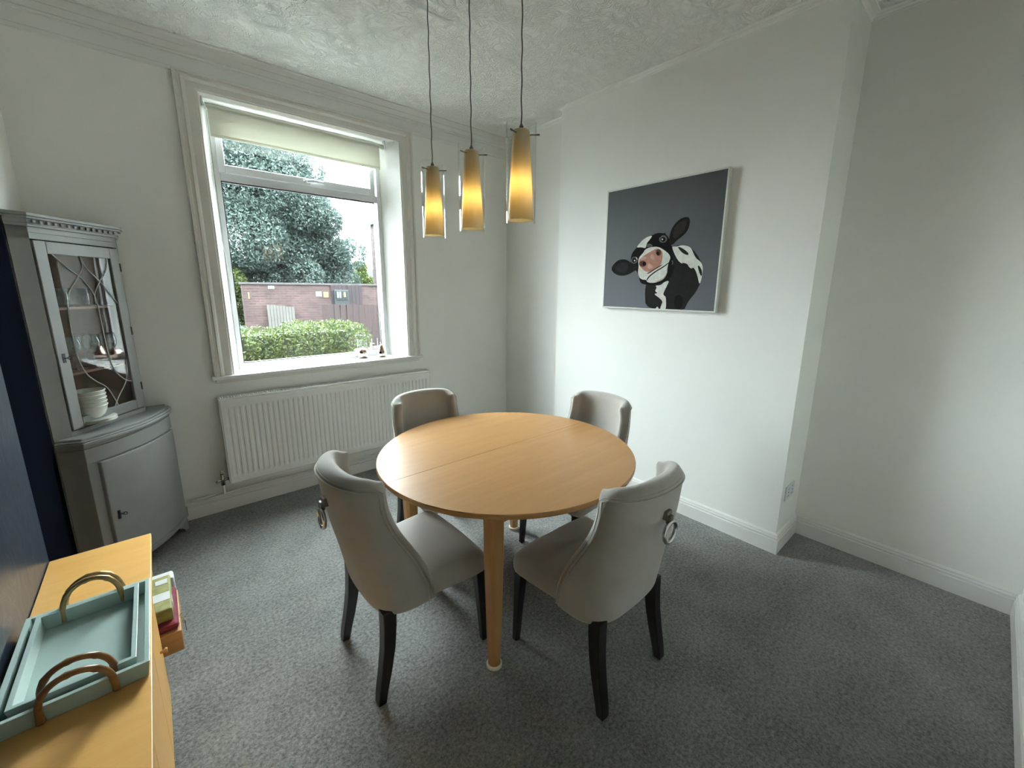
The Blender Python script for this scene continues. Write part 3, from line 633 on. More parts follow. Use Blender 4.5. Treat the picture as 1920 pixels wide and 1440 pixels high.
# ---------------------------------------------------------------- cow painting
COW=[('black',[(0.6006,0.5163),(0.623,0.4935),(0.6573,0.4994),(0.711,0.5012),(0.7744,0.4784),(0.8265,0.4261),(0.8618,0.3673),(0.8792,0.3178),(0.8772,0.2525),(0.8655,0.1991),(0.8408,0.145),(0.802,0.094),(0.7795,0.0509),(0.7615,0.0028),(0.4375,0.0015),(0.4186,0.1351),(0.4218,0.1991),(0.4531,0.3158),(0.5733,0.3985)]),('white',[(0.623,0.4935),(0.6394,0.4948),(0.6715,0.4925),(0.6977,0.5005),(0.747,0.4927),(0.7792,0.474),(0.8059,0.4192),(0.8254,0.3936),(0.8571,0.3716),(0.8751,0.3424),(0.88,0.3097),(0.8772,0.2525),(0.8655,0.1991),(0.8467,0.2615),(0.8248,0.3116),(0.8055,0.333),(0.7937,0.321),(0.7702,0.3385),(0.7595,0.3598),(0.7231,0.3698),(0.7149,0.3618),(0.6858,0.3842),(0.6546,0.4281)]),('black',[(0.667,0.492),(0.6992,0.4838),(0.7417,0.4561),(0.763,0.4341),(0.758,0.422),(0.7307,0.4319),(0.7023,0.4503)]),('black',[(0.837,0.344),(0.8515,0.3434),(0.8766,0.3016),(0.8764,0.2607),(0.8571,0.2859)]),('deep',[(0.6823,0.1187),(0.7274,0.1276),(0.7539,0.0848),(0.7459,0.0241),(0.7014,0.0097),(0.6785,0.0574)]),('white',[(0.6252,0.2364),(0.6097,0.1974),(0.5855,0.1446),(0.5826,0.1224),(0.6097,0.1093),(0.6172,0),(0.5784,0.0004),(0.5629,0.0099),(0.5786,0.0553),(0.5819,0.0733),(0.5504,0.0997),(0.4983,0.1309),(0.5376,0.1355),(0.5064,0.1534),(0.524,0.1803),(0.5077,0.1983),(0.5519,0.1979),(0.5879,0.2283)]),('white',[(0.5237,0.0041),(0.5364,0.0318),(0.5523,0.0186),(0.5567,0.0015),(0.5209,0.0022)]),('deep',[(0.4551,0.5969),(0.4978,0.6101),(0.5559,0.6004),(0.5915,0.5677),(0.6146,0.5152),(0.6262,0.489),(0.626,0.4383),(0.6499,0.3775),(0.6591,0.326),(0.6444,0.2836),(0.6248,0.2408),(0.5504,0.2157),(0.4727,0.1987),(0.39,0.2086),(0.3677,0.2272),(0.3544,0.2642),(0.335,0.3106),(0.2835,0.3584),(0.2632,0.4145),(0.2753,0.4687),(0.3148,0.5068),(0.3824,0.5684)]),('white',[(0.4553,0.5943),(0.433,0.5641),(0.4052,0.5357),(0.4026,0.505),(0.3931,0.4969),(0.3563,0.5084),(0.3148,0.5068),(0.3289,0.5282),(0.3625,0.5612),(0.4013,0.5843)]),('white',[(0.3938,0.488),(0.438,0.5025),(0.5067,0.5036),(0.557,0.4769),(0.6074,0.4394),(0.6212,0.4088),(0.6119,0.3879),(0.6015,0.3454),(0.6013,0.2935),(0.5764,0.2505),(0.5301,0.2248),(0.4712,0.2167),(0.4299,0.2263),(0.4254,0.2445),(0.3872,0.2452),(0.3544,0.2642),(0.3403,0.3104),(0.3473,0.3558),(0.3354,0.4017),(0.3515,0.437),(0.3805,0.4621)]),('tan',[(0.4901,0.2299),(0.5292,0.2355),(0.5761,0.2549),(0.5994,0.2935),(0.6006,0.3238),(0.6053,0.302),(0.5859,0.252),(0.535,0.2247)]),('pink',[(0.5078,0.4915),(0.5485,0.4645),(0.5538,0.4254),(0.5508,0.3823),(0.5385,0.3567),(0.4916,0.3322),(0.4538,0.3068),(0.4131,0.3081),(0.3749,0.3365),(0.3487,0.3648),(0.3438,0.4013),(0.3678,0.4271),(0.4119,0.4513),(0.4601,0.4747)]),('lpink',[(0.4619,0.4526),(0.4856,0.4293),(0.4812,0.3988),(0.4559,0.4045),(0.4437,0.4317)]),('lpink',[(0.4329,0.379),(0.4538,0.3692),(0.4806,0.3459),(0.452,0.3292),(0.426,0.3391)]),('lpink',[(0.3678,0.4271),(0.4032,0.434),(0.4148,0.4156),(0.3851,0.4037),(0.3592,0.405)]),('brown',[(0.4152,0.3727),(0.4121,0.3613),(0.4017,0.3529),(0.3865,0.3497),(0.3702,0.3525),(0.3567,0.3607),(0.3495,0.3722),(0.3504,0.3842),(0.3591,0.3937),(0.3734,0.3984),(0.3898,0.3971),(0.4043,0.3903),(0.4133,0.3795)]),('deep',[(0.4121,0.3728),(0.4091,0.3626),(0.3997,0.3575),(0.3885,0.3599),(0.3805,0.3688),(0.3798,0.38),(0.3865,0.3881),(0.3975,0.3894),(0.4076,0.3832)]),('brown',[(0.5388,0.4557),(0.537,0.4434),(0.5299,0.4344),(0.5193,0.4309),(0.5077,0.4339),(0.498,0.4426),(0.4925,0.4549),(0.4927,0.4678),(0.4985,0.478),(0.5084,0.483),(0.52,0.4818),(0.5304,0.4745),(0.5372,0.463)]),('deep',[(0.523,0.4489),(0.5211,0.4389),(0.5146,0.434),(0.5065,0.4364),(0.5006,0.445),(0.4998,0.4558),(0.5044,0.4637),(0.5122,0.4649),(0.5195,0.4589)]),('deep',[(0.4254,0.2445),(0.4415,0.2713),(0.4935,0.31),(0.568,0.3485),(0.6126,0.3793),(0.6177,0.3748),(0.5734,0.3413),(0.4991,0.3018),(0.4492,0.2648),(0.4313,0.2335)]),('brown',[(0.4916,0.3322),(0.5385,0.3567),(0.5619,0.3644),(0.5394,0.3462),(0.4878,0.3191),(0.4401,0.2893),(0.4242,0.297),(0.4537,0.3086)]),('ear',[(0.5961,0.5672),(0.6057,0.6166),(0.6335,0.6635),(0.6754,0.6956),(0.7141,0.7048),(0.7453,0.6955),(0.7531,0.6585),(0.741,0.6033),(0.705,0.5659),(0.6626,0.5407),(0.625,0.5018),(0.5999,0.5248)]),('brown2',[(0.6187,0.5736),(0.6357,0.6385),(0.6773,0.675),(0.7162,0.6828),(0.7313,0.6609),(0.7186,0.6096),(0.6819,0.5762),(0.6436,0.5506)]),('ear',[(0.2706,0.3865),(0.225,0.4165),(0.1582,0.4199),(0.1088,0.394),(0.0693,0.3431),(0.1094,0.2985),(0.1793,0.2776),(0.2454,0.2854),(0.2977,0.3118),(0.3385,0.3333),(0.3255,0.3658)]),('grey2',[(0.2493,0.3829),(0.1935,0.3948),(0.1438,0.383),(0.1066,0.3417),(0.143,0.3119),(0.1999,0.3035),(0.2427,0.3228)]),('grey',[(0.5108,0.5704),(0.5379,0.5894),(0.5668,0.5825),(0.5832,0.5557),(0.5712,0.5313),(0.5382,0.5296),(0.5151,0.5418)]),('deep',[(0.5231,0.5608),(0.5392,0.5739),(0.5614,0.5686),(0.5695,0.5509),(0.5595,0.5365),(0.5375,0.5383)]),('white',[(0.5474,0.5553),(0.5458,0.5506),(0.5411,0.5491),(0.5362,0.5517),(0.534,0.5569),(0.5359,0.5615),(0.5407,0.5627),(0.5456,0.5598)]),('deep',[(0.5085,0.5749),(0.537,0.5996),(0.5651,0.6021),(0.5676,0.5951),(0.5425,0.5906),(0.5167,0.5691)]),('grey',[(0.2689,0.4096),(0.2834,0.4317),(0.3148,0.4373),(0.3323,0.4155),(0.3263,0.384),(0.2982,0.3761),(0.276,0.3863)]),('deep',[(0.2794,0.4137),(0.2944,0.4266),(0.3157,0.4254),(0.3228,0.4023),(0.3082,0.3848),(0.2832,0.3906)]),('white',[(0.3122,0.4029),(0.3102,0.3984),(0.305,0.3968),(0.2995,0.3992),(0.2972,0.404),(0.2995,0.4083),(0.3049,0.4096),(0.3102,0.407)]),('white',[(0.3099,0.4321),(0.3274,0.4248),(0.333,0.4064),(0.3243,0.4095),(0.317,0.4226)]),('grey',[(0.4059,0.5269),(0.4305,0.5337),(0.4615,0.5183),(0.4578,0.5028),(0.4229,0.5036),(0.4077,0.5047)]),('grey',[(0.6255,0.3915),(0.6414,0.3907),(0.6484,0.3733),(0.6411,0.3523),(0.6347,0.3612),(0.6389,0.3763)])]
PAINT = dict(black=(0.018, 0.019, 0.018), deep=(0.009, 0.009, 0.009), white=(0.66, 0.67, 0.62), grey=(0.11, 0.12, 0.12), pink=(0.44, 0.235, 0.18),
             lpink=(0.56, 0.35, 0.28), brown=(0.12, 0.05, 0.035), brown2=(0.035, 0.028, 0.026), ear=(0.016, 0.015, 0.015), tan=(0.42, 0.33, 0.27), grey2=(0.022, 0.026, 0.026))
pt = thing('wall_painting', 'square painting of a black and white cow tilting its head on dark grey', 'painting', (2.615, 1.572, 1.41))
y0, y1, z0, z1 = 1.140, 2.005, 1.412, 2.250
bm = bmesh.new(); t_ = 0.010
for a in ((y0, y0+t_, z0, z1), (y1-t_, y1, z0, z1), (y0+t_, y1-t_, z0, z0+t_), (y0+t_, y1-t_, z1-t_, z1)): box(bm, 2.598, 2.634, *a)
lp(pt, 'picture_frame', bm, MPORC, bevel=0.002)
def canvas_mat():
    m, nt, p = new_mat('slate_blue_paint')
    v = coords(nt); n = N(nt, 'ShaderNodeTexNoise', i_Scale=2.2, i_Detail=3); nt.links.new(v, n.inputs['Vector'])
    s = nt.nodes.new('ShaderNodeSeparateXYZ'); nt.links.new(v, s.inputs[0])
    a = N(nt, 'ShaderNodeMath', operation='MULTIPLY_ADD'); a.inputs[1].default_value = 0.45; nt.links.new(n.outputs['Fac'], a.inputs[0]); nt.links.new(s.outputs['Z'], a.inputs[2])
    r = N(nt, 'ShaderNodeValToRGB'); e = r.color_ramp.elements
    e[0].position = 0.15; e[0].color = (0.098, 0.106, 0.130, 1); e[1].position = 0.95; e[1].color = (0.062, 0.070, 0.073, 1)
    nt.links.new(a.outputs[0], r.inputs[0]); nt.links.new(r.outputs[0], p.inputs['Base Color']); p.inputs['Roughness'].default_value = 0.6
    return m
bm = bmesh.new(); box(bm, 2.601, 2.612, y0+t_, y1-t_, z0+t_, z1-t_); lp(pt, 'canvas', bm, canvas_mat())
from mathutils.geometry import tessellate_polygon
mats = {k: mat('paint_'+k, v, 0.85, noise=0.12, nscale=40, spec=0.15) for k, v in PAINT.items()}
keys = list(mats); bm = bmesh.new()
def smooth_poly(p, it=2):
    for _ in range(it):
        q = []
        for i in range(len(p)):
            a, b = p[i], p[(i+1) % len(p)]
            q += [(a[0]*.75+b[0]*.25, a[1]*.75+b[1]*.25), (a[0]*.25+b[0]*.75, a[1]*.25+b[1]*.75)]
        p = q
    return p
for k, (c, poly) in enumerate(COW):
    poly = [(u, max(v, 0.012)) for u, v in smooth_poly(poly)]
    x = 2.6009-0.00004*k
    P = [Vector((x, y1-u*(y1-y0), z0+v*(z1-z0))) for u, v in poly]
    vs = [bm.verts.new(q) for q in P]
    for tri in tessellate_polygon([P]):
        try: bm.faces.new([vs[i] for i in tri]).material_index = keys.index(c)
        except ValueError: pass
lp(pt, 'painted_cow', bm, [mats[k] for k in keys])

# ---------------------------------------------------------------- corner cabinet
cb = thing('corner_cabinet', 'tall grey painted corner cabinet with a glazed upper door, beside the window', 'cabinet', (-0.25, 3.15, 0))
UL, UR = Vector((-0.372, 2.885)), Vector((-0.108, 3.245))
ud = (UR-UL).normalized(); un = Vector((ud.y, -ud.x)); UW = (UR-UL).length
LL, LR = Vector((-0.335, 2.800)), Vector((-0.008, 3.245))
ld = (LR-LL).normalized(); ln = Vector((ld.y, -ld.x)); LW = (LR-LL).length
xl, yf = XL+0.0055, YF-0.026
def off(poly, d):
    return poly
def up_plan(e=0.0, inner=0.0):
    return [(xl, UL.y-0.035-e), (UL.x+e*0.3, UL.y-e), (UR.x+e, UR.y-e*0.3), (UR.x+e, yf), (xl, yf)]
def bow(t, b): return LL + ld*(LW*t) + ln*(b*4*t*(1-t))
def lo_plan(e=0.0, b=0.05):
    p = [(xl, LL.y+0.045-e), (LL.x+e*0.2, LL.y-e)]
    for i in range(1, 16): q = bow(i/16, b) + ln*e; p.append((q.x, q.y))
    return p + [(LR.x+e, LR.y-e*0.2), (LR.x+e, yf), (xl, yf)]
# upper carcass: side panels, back panels, top, cornice
bm = bmesh.new()
prism(bm, [(xl, UL.y-0.035), (UL.x, UL.y), (UL.x-0.006, UL.y+0.014), (xl, UL.y-0.018)], 0.84, 1.80)
prism(bm, [(UR.x, UR.y), (UR.x, yf), (UR.x-0.014, yf), (UR.x-0.014, UR.y)], 0.84, 1.80)
prism(bm, up_plan(), 1.747, 1.775)
prism(bm, up_plan(), 0.818, 0.842)
link_ = lp(cb, 'upper_body', bm, MGREY, bevel=0.002)
bm = bmesh.new()
box(bm, xl, xl+0.008, UL.y-0.01, yf, 0.842, 1.747); box(bm, xl+0.008, UR.x-0.014, yf-0.008, yf, 0.842, 1.747)
lp(cb, 'interior_lining', bm, MDARKWOOD)
ins = [(xl+0.008, UL.y+0.005), (UL.x+0.014, UL.y+0.034), (UR.x-0.028, UR.y-0.0), (UR.x-0.016, UR.y+0.012), (UR.x-0.016, yf-0.009), (xl+0.008, yf-0.009)]
for z in (1.12, 1.44):
    bm = bmesh.new(); prism(bm, ins, z-0.012, z); lp(cb, 'shelf', bm, MDARKWOOD)
bm = bmesh.new(); prism(bm, ins, 0.842, 0.846); lp(cb, 'shelf', bm, MDARKWOOD)
# cornice with dentils
bm = bmesh.new()
prism(bm, up_plan(0.0), 1.775, 1.800); prism(bm, up_plan(0.010), 1.800, 1.812); prism(bm, up_plan(0.014), 1.812, 1.832); prism(bm, up_plan(0.026), 1.832, 1.842); prism(bm, up_plan(0.036), 1.842, 1.856)
for i in range(14):
    q = UL + ud*(UW*(i+0.4)/14) + un*0.018
    prism(bm, [(q.x+a*0.0065*ud.x+b*0.004*un.x, q.y+a*0.0065*ud.y+b*0.004*un.y) for a, b in ((-1, -1), (1, -1), (1, 1), (-1, 1))], 1.815, 1.829)
lp(cb, 'cornice', bm, MGREY, bevel=0.002)
# glazed door, flat, slightly proud of the carcass
def dP(s, z, o): q = UL + ud*s + un*o; return (q.x, q.y, z)
def dbox(bm, s0, s1, z0, z1, o0, o1):
    a = [(dP(s0, 0, o0)[:2]), (dP(s1, 0, o0)[:2]), (dP(s1, 0, o1)[:2]), (dP(s0, 0, o1)[:2])]; prism(bm, a, z0, z1)
dz0, dz1 = 0.848, 1.742; st = 0.050
bm = bmesh.new(); dbox(bm, 0.006, 0.010+st, dz0, dz1, -0.012, 0.005); dbox(bm, UW-0.006-st, UW-0.006, dz0, dz1, -0.012, 0.005)
dbox(bm, 0.010+st, UW-0.006-st, dz0, dz0+0.052, -0.012, 0.005); dbox(bm, 0.010+st, UW-0.006-st, dz1-0.055, dz1, -0.012, 0.005)
dr = lp(cb, 'glazed_door', bm, MGREY, bevel=0.003)
def ch_(name, bm, m, par, root, **k):
    bmesh.ops.translate(bm, verts=bm.verts[:], vec=-Vector(root.location)); return link(name, bm, m, par, **k)
g0, g1, gz0, gz1 = 0.010+st, UW-0.006-st, dz0+0.052, dz1-0.055
bm = bmesh.new(); dbox(bm, g0, g1, gz0, gz1, -0.007, -0.004); ch_('door_pane', bm, MCGLASS, dr, cb)
MLEAD = mat('grey_tracery_bar', (0.42, 0.41, 0.37), 0.4, noise=0.05)
gw, gh = g1-g0, gz1-gz0
curves = [[(0.08, 1.0), (0.25, 0.93), (0.48, 0.85), (0.62, 0.74), (0.64, 0.60), (0.65, 0.42), (0.70, 0.26), (0.86, 0.17), (1.0, 0.14)],
          [(0.50, 1.0), (0.50, 0.93), (0.36, 0.85), (0.20, 0.76), (0.14, 0.62), (0.14, 0.40), (0.22, 0.27), (0.36, 0.20), (0.52, 0.14), (0.62, 0.05), (0.66, 0.0)],
          [(0.50, 1.0), (0.56, 0.93), (0.72, 0.86), (0.88, 0.77), (1.0, 0.70)],
          [(0.95, 1.0), (0.90, 0.92), (0.74, 0.84), (0.62, 0.76), (0.61, 0.70)],
          [(0.97, 0.30), (0.94, 0.22), (0.87, 0.14), (0.70, 0.06), (0.60, 0.0)]]
def catmull(P, n=8):
    P = [P[0]]+list(P)+[P[-1]]; out = []
    for i in range(1, len(P)-2):
        for k in range(n):
            t = k/n; out.append(tuple(0.5*((2*P[i][d])+(-P[i-1][d]+P[i+1][d])*t+(2*P[i-1][d]-5*P[i][d]+4*P[i+1][d]-P[i+2][d])*t*t+(-P[i-1][d]+3*P[i][d]-3*P[i+1][d]+P[i+2][d])*t**3) for d in range(len(P[0]))))
    out.append(tuple(P[-2])); return out
for cv in curves:
    bm = bmesh.new(); tube(bm, [dP(g0+u*gw, gz0+v*gh, -0.002) for u, v in catmull(cv)], 0.0028, 6); ch_('tracery_bar', bm, MLEAD, dr, cb)
bm = bmesh.new(); dbox(bm, 0.026, 0.040, 1.18, 1.225, 0.005, 0.0065); tube(bm, [dP(0.033, 1.203, 0.005), dP(0.033, 1.203, 0.024)], 0.0025, 8); torus(bm, dP(0.038, 1.203, 0.027), 0.007, 0.0018, 'y', 16, 6); ch_('key', bm, MBLACK, dr, cb)
for z in (1.62, 1.27, 0.95):
    bm = bmesh.new(); dbox(bm, UW-0.006, UW+0.001, z, z+0.045, -0.008, 0.006); ch_('hinge', bm, MBLACK, dr, cb)
# waist, lower body, door, plinth and bracket feet
bm = bmesh.new(); prism(bm, lo_plan(-0.004), 0.765, 0.776); prism(bm, lo_plan(0.006), 0.776, 0.785); prism(bm, lo_plan(0.014), 0.785, 0.800); prism(bm, lo_plan(0.006), 0.800, 0.808); prism(bm, lo_plan(-0.010), 0.808, 0.819); lp(cb, 'waist_ledge', bm, MGREY, bevel=0.003)
bm = bmesh.new(); prism(bm, lo_plan(-0.006), 0.088, 0.766); lp(cb, 'lower_body', bm, MGREY, bevel=0.002)
bm = bmesh.new(); prism(bm, lo_plan(0.002), 0.690, 0.766); lp(cb, 'frieze', bm, MGREY, bevel=0.002)
bm = bmesh.new(); pts = []
NT = 20
for i in range(NT+1):
    q = bow(0.075+(0.985-0.075)*i/NT, 0.05)+ln*0.012; pts.append((q.x, q.y))
for i in range(NT, -1, -1):
    q = bow(0.075+(0.985-0.075)*i/NT, 0.05)-ln*0.006; pts.append((q.x, q.y))
prism(bm, pts, 0.112, 0.684); ld_ = lp(cb, 'lower_door', bm, MGREY, bevel=0.004)
q = bow(0.13, 0.05)
def lP(o, z, s=0): a = q+ln*o+ld*s; return (a.x, a.y, z)
bm = bmesh.new(); tube(bm, [lP(0.012, 0.385), lP(0.034, 0.385)], 0.0025, 8); torus(bm, lP(0.038, 0.385, 0.006), 0.007, 0.0018, 'y', 16, 6)
tube(bm, [lP(0.013, 0.36), lP(0.0135, 0.405)], 0.006, 8); ch_('key', bm, MBLACK, ld_, cb)
q2 = bow(0.99, 0.05)
for z in (0.60, 0.17):
    bm = bmesh.new(); prism(bm, [(q2.x-0.002, q2.y-0.004), (q2.x+0.006, q2.y-0.004), (q2.x+0.006, q2.y+0.008), (q2.x-0.002, q2.y+0.008)], z, z+0.05); ch_('hinge', bm, MBLACK, ld_, cb)
bm = bmesh.new(); prism(bm, lo_plan(0.014), 0.088, 0.108); prism(bm, lo_plan(0.006), 0.074, 0.088); lp(cb, 'plinth', bm, MGREY, bevel=0.003)
def bracket(p, d, n_, flip=1):
    bm = bmesh.new(); prof = [(0, 0), (0.030, 0), (0.036, 0.018), (0.048, 0.024), (0.056, 0.040), (0.062, 0.034), (0.085, 0.052), (0.100, 0.060), (0.115, 0.075), (0, 0.075)]
    ra = [(p[0]+d[0]*s, p[1]+d[1]*s, z) for s, z in prof]; rb = [(a-n_[0]*0.016, b-n_[1]*0.016, z) for a, b, z in ra]
    loft(bm, [ra, rb]); return bm
R0 = (LR.x+0.006, LR.y); L0 = (LL.x+0.004, LL.y-0.004)
for p, d, n_ in ((R0, (-(ld.x*0.93-ln.x*-0.0), -ld.y), ln), (R0, (0, 1), (1, 0)), (L0, ld+ln*0.25, ln), (L0, (-0.92, 0.39), (-0.39, -0.92))):
    b_ = bracket(p, (d[0], d[1]), (n_[0], n_[1])); lp(cb, 'bracket_foot', b_, MGREY)

# things inside the cabinet
def wine_glass_bm(s=1.0):
    bm = bmesh.new(); lathe(bm, [(0.030*s, 0.0), (0.030*s, 0.002), (0.004*s, 0.006), (0.0035*s, 0.075*s), (0.010*s, 0.083*s), (0.030*s, 0.105*s), (0.036*s, 0.130*s), (0.030*s, 0.175*s), (0.029*s, 0.175*s), (0.035*s, 0.130*s), (0.029*s, 0.106*s), (0.004, 0.086*s)], (0, 0, 0), 20); return bm
wg = link('wine_glass', wine_glass_bm(), MDRINK, smooth=True)
spots = [((-0.325, 2.99, 1.12), 'stemmed wine glass on the lower cabinet shelf, nearest the key'), ((-0.262, 3.075, 1.12), 'stemmed wine glass in the middle of the lower cabinet shelf'), ((-0.205, 3.155, 1.12), 'stemmed wine glass on the lower cabinet shelf, nearest the hinges'),
         ((-0.360, 3.08, 1.12), 'wine glass behind the one nearest the key, lower cabinet shelf'), ((-0.300, 3.165, 1.12), 'wine glass at the back of the lower cabinet shelf')]
for i, (p, lab) in enumerate(spots):
    o = wg if i == 0 else wg.copy()
    if i: COL.objects.link(o)
    o.location = p; tag(o, lab, 'glass', 'wine glasses on the lower cabinet shelf')
bm = bmesh.new(); lathe(bm, [(0.026, 0), (0.030, 0.004), (0.034, 0.09), (0.0325, 0.09), (0.028, 0.008)], (0, 0, 0), 20); tg = link('tumbler', bm, MDRINK, smooth=True)
for i, (p, lab) in enumerate((((-0.330, 2.985, 1.44), 'glass tumbler on the top cabinet shelf, nearest the door stile'), ((-0.265, 3.07, 1.44), 'glass tumbler in the middle of the top cabinet shelf'), ((-0.330, 3.10, 1.44), 'glass tumbler at the back of the top cabinet shelf'))):
    o = tg if i == 0 else tg.copy()
    if i: COL.objects.link(o)
    o.location = p; tag(o, lab, 'glass', 'tumblers on the top cabinet shelf')
bx, by, bz = -0.300, 3.020, 0.846
bm = bmesh.new(); lathe(bm, [(0.045, 0), (0.050, 0.003), (0.088, 0.009), (0.086, 0.012), (0.048, 0.006)], (0, 0, 0), 36); pl = link('side_plate', bm, MPORC, smooth=True)
for i in range(3):
    o = pl if i == 0 else pl.copy()
    if i: COL.objects.link(o)
    o.location = (bx, by, bz+i*0.0065); tag(o, ['white side plate at the bottom of the stack in the cabinet', 'white side plate in the middle of the stack in the cabinet', 'white side plate on top of the stack, under the bowls'][i], 'plate', 'plates stacked in the cabinet')
bm = bmesh.new(); lathe(bm, [(0.028, 0), (0.032, 0.002), (0.050, 0.018), (0.059, 0.040), (0.063, 0.062), (0.065, 0.063), (0.0655, 0.068), (0.0615, 0.068), (0.057, 0.042), (0.047, 0.021), (0.026, 0.008)], (0, 0, 0), 36); bw = link('cereal_bowl', bm, MPORC, smooth=True)
for i in range(5):
    o = bw if i == 0 else bw.copy()
    if i: COL.objects.link(o)
    o.location = (bx-0.004, by-0.004, bz+0.025+i*0.0195); tag(o, ['cream bowl at the bottom of the stack of bowls in the cabinet', 'cream bowl second from the bottom of the stack in the cabinet', 'cream bowl in the middle of the stack in the cabinet', 'cream bowl second from the top of the stack in the cabinet', 'cream bowl on top of the stack of bowls in the cabinet'][i], 'bowl', 'bowls stacked in the cabinet')

# ---------------------------------------------------------------- sideboard
SX0, SX1, SY0, SY1, SZ = XL+0.014, -0.128, 0.20, 2.262, 0.500
sb = thing('sideboard', 'low golden beech sideboard along the navy wall', 'sideboard', ((SX0+SX1)/2, 1.2, 0))
bm = bmesh.new(); box(bm, SX0, SX1, SY0, SY1, SZ-0.022, SZ); lp(sb, 'top', bm, MWOODY, bevel=0.002)
bm = bmesh.new(); fx = SX1-0.018
box(bm, SX0+0.004, SX0+0.010, SY0+0.01, SY1-0.01, 0.06, SZ-0.022)
for y in (SY0+0.006, 0.86, 1.52, 1.80, SY1-0.024): box(bm, SX0+0.010, fx, y, y+0.018, 0.0, SZ-0.022)
box(bm, SX0+0.010, fx, SY0+0.024, SY1-0.024, 0.06, 0.078); box(bm, SX0+0.010, fx-0.02, SY0+0.024, SY1-0.024, 0.0, 0.06)
lp(sb, 'carcass', bm, MWOODZ, bevel=0.001)
bm = bmesh.new(); box(bm, SX0+0.010, fx+0.012, 1.818, SY1-0.024, 0.160, 0.176); lp(sb, 'shelf', bm, MWOODY)
for y0_, y1_, kn in ((0.215, 0.858, 0.80), (0.864, 1.176, 1.13), (1.180, 1.516, 1.225), (1.522, 1.812, 1.715)):
    bm = bmesh.new(); box(bm, fx, fx+0.016, y0_, y1_, 0.055, SZ-0.026); d_ = lp(sb, 'door', bm, MWOODY, bevel=0.002)
    bm = bmesh.new(); tube(bm, [(fx+0.016, kn, 0.31), (fx+0.026, kn, 0.31), (fx+0.030, kn, 0.31), (fx+0.036, kn, 0.31)], [0.004, 0.005, 0.010, 0.008], 14); ch_('knob', bm, MWOODZ, d_, sb, smooth=True)

# ---------------------------------------------------------------- two nested trays
def tray(name, label, x0, x1, y0, y1, z0, h, t, hm, hy_in, hx):
    tr = thing(name, label, 'tray', ((x0+x1)/2, (y0+y1)/2, z0), 0, 'nested teal trays on the sideboard')
    bm = bmesh.new(); f = 0.006
    box(bm, x0+f, x1-f, y0+f, y1-f, z0, z0+0.008); lp(tr, 'base', bm, MTEAL)
    for a in ((0,), (1,)):
        pass
    bm = bmesh.new()
    def ring(o, z): return [(x0-o, y0-o, z), (x1+o, y0-o, z), (x1+o, y1+o, z), (x0-o, y1+o, z)]
    rings = [ring(-t+0.001, z0+0.008), ring(-0.0035, z0), ring(0.0045, z0+h), ring(0.0045-t, z0+h)]
    vr = loft(bm, rings+[rings[0]], True, False, False); bmesh.ops.remove_doubles(bm, verts=bm.verts[:], dist=1e-6)
    lp(tr, 'rim', bm, MTEAL, bevel=0.0012)
    for yy, s, mt in ((y0, -1, hm[0]), (y1, 1, hm[1])):
        pts = []
        xc, hw, top = (x0+x1)/2+hx, 0.066, 0.088
        yo = yy+s*(hy_in)
        for i in range(25):
            a = PI*i/24; pts.append((xc-hw*math.cos(a), yo+s*0.012*math.sin(a), z0+0.030+top*math.sin(a)**0.8))
        pts = [(xc-hw, yo, z0+0.012)]+pts+[(xc+hw, yo, z0+0.012)]
        rr = [0.0075 if i % 6 else 0.0092 for i in range(len(pts))]
        bm = bmesh.new(); tube(bm, pts, rr, 12); lp(tr, 'bamboo_handle', bm, mt, smooth=True)
    return tr
tray('serving_tray', 'larger outer teal tray with bamboo handles on the sideboard', -0.405, -0.131, 1.375, 1.800, SZ, 0.050, 0.012, (MBAMB, MBRASS), 0.009, 0.006)
tray('serving_tray', 'smaller inner teal tray nested in the larger one on the sideboard', -0.380, -0.157, 1.402, 1.773, SZ+0.0085, 0.050, 0.012, (MBAMB, MBRASS), -0.004, 0.006)

# ---------------------------------------------------------------- things poking out of the open bay
bm = bmesh.new(); box(bm, -0.33, -0.072, 1.86, 2.15, 0.177, 0.262); o = link('wooden_box', bm, MOAK, bevel=0.003)
o.location = (0, 0, 0); tag(o, 'oak box on the open shelf of the sideboard, under the folded cloth', 'box')
MRED = mat('burgundy_cloth', (0.19, 0.03, 0.05), 0.9, noise=0.15, nscale=20); MLIME = mat('olive_patterned_card', (0.27, 0.27, 0.09), 0.7, noise=0.3, nscale=25); MWHP = mat('white_card', (0.6, 0.62, 0.6), 0.5, noise=0.05)
bm = bmesh.new(); box(bm, -0.31, -0.076, 1.872, 2.14, 0.263, 0.292); o = link('folded_cloth', bm, MRED, bevel=0.012); tag(o, 'folded burgundy cloth on top of the oak box in the sideboard bay', 'cloth')
pk = thing('napkin_packet', 'olive and white napkin packet on top of the burgundy cloth', 'packet', (-0.19, 2.03, 0.293))
bm = bmesh.new(); box(bm, -0.30, -0.088, 1.90, 2.15, 0.293, 0.345); lp(pk, 'packet', bm, MLIME, bevel=0.006)
for a_ in ((-0.088, -0.0865, 1.95, 2.00, 0.30, 0.338), (-0.150, -0.092, 1.965, 2.02, 0.345, 0.3462), (-0.135, -0.097, 2.085, 2.12, 0.345, 0.3462)):
    bm = bmesh.new(); box(bm, *a_); lp(pk, 'paper_label', bm, MWHP)
bm = bmesh.new(); box(bm, -0.30, -0.078, 2.152, 2.215, 0.177, 0.325); o = link('storage_bag', bm, MWHP, bevel=0.01); tag(o, 'pale packet standing beside the olive napkin packet in the sideboard bay', 'packet')
ky = thing('bunch_of_keys', 'small bunch of keys hanging over the edge of the oak box', 'keys', (-0.066, 1.93, 0.262))
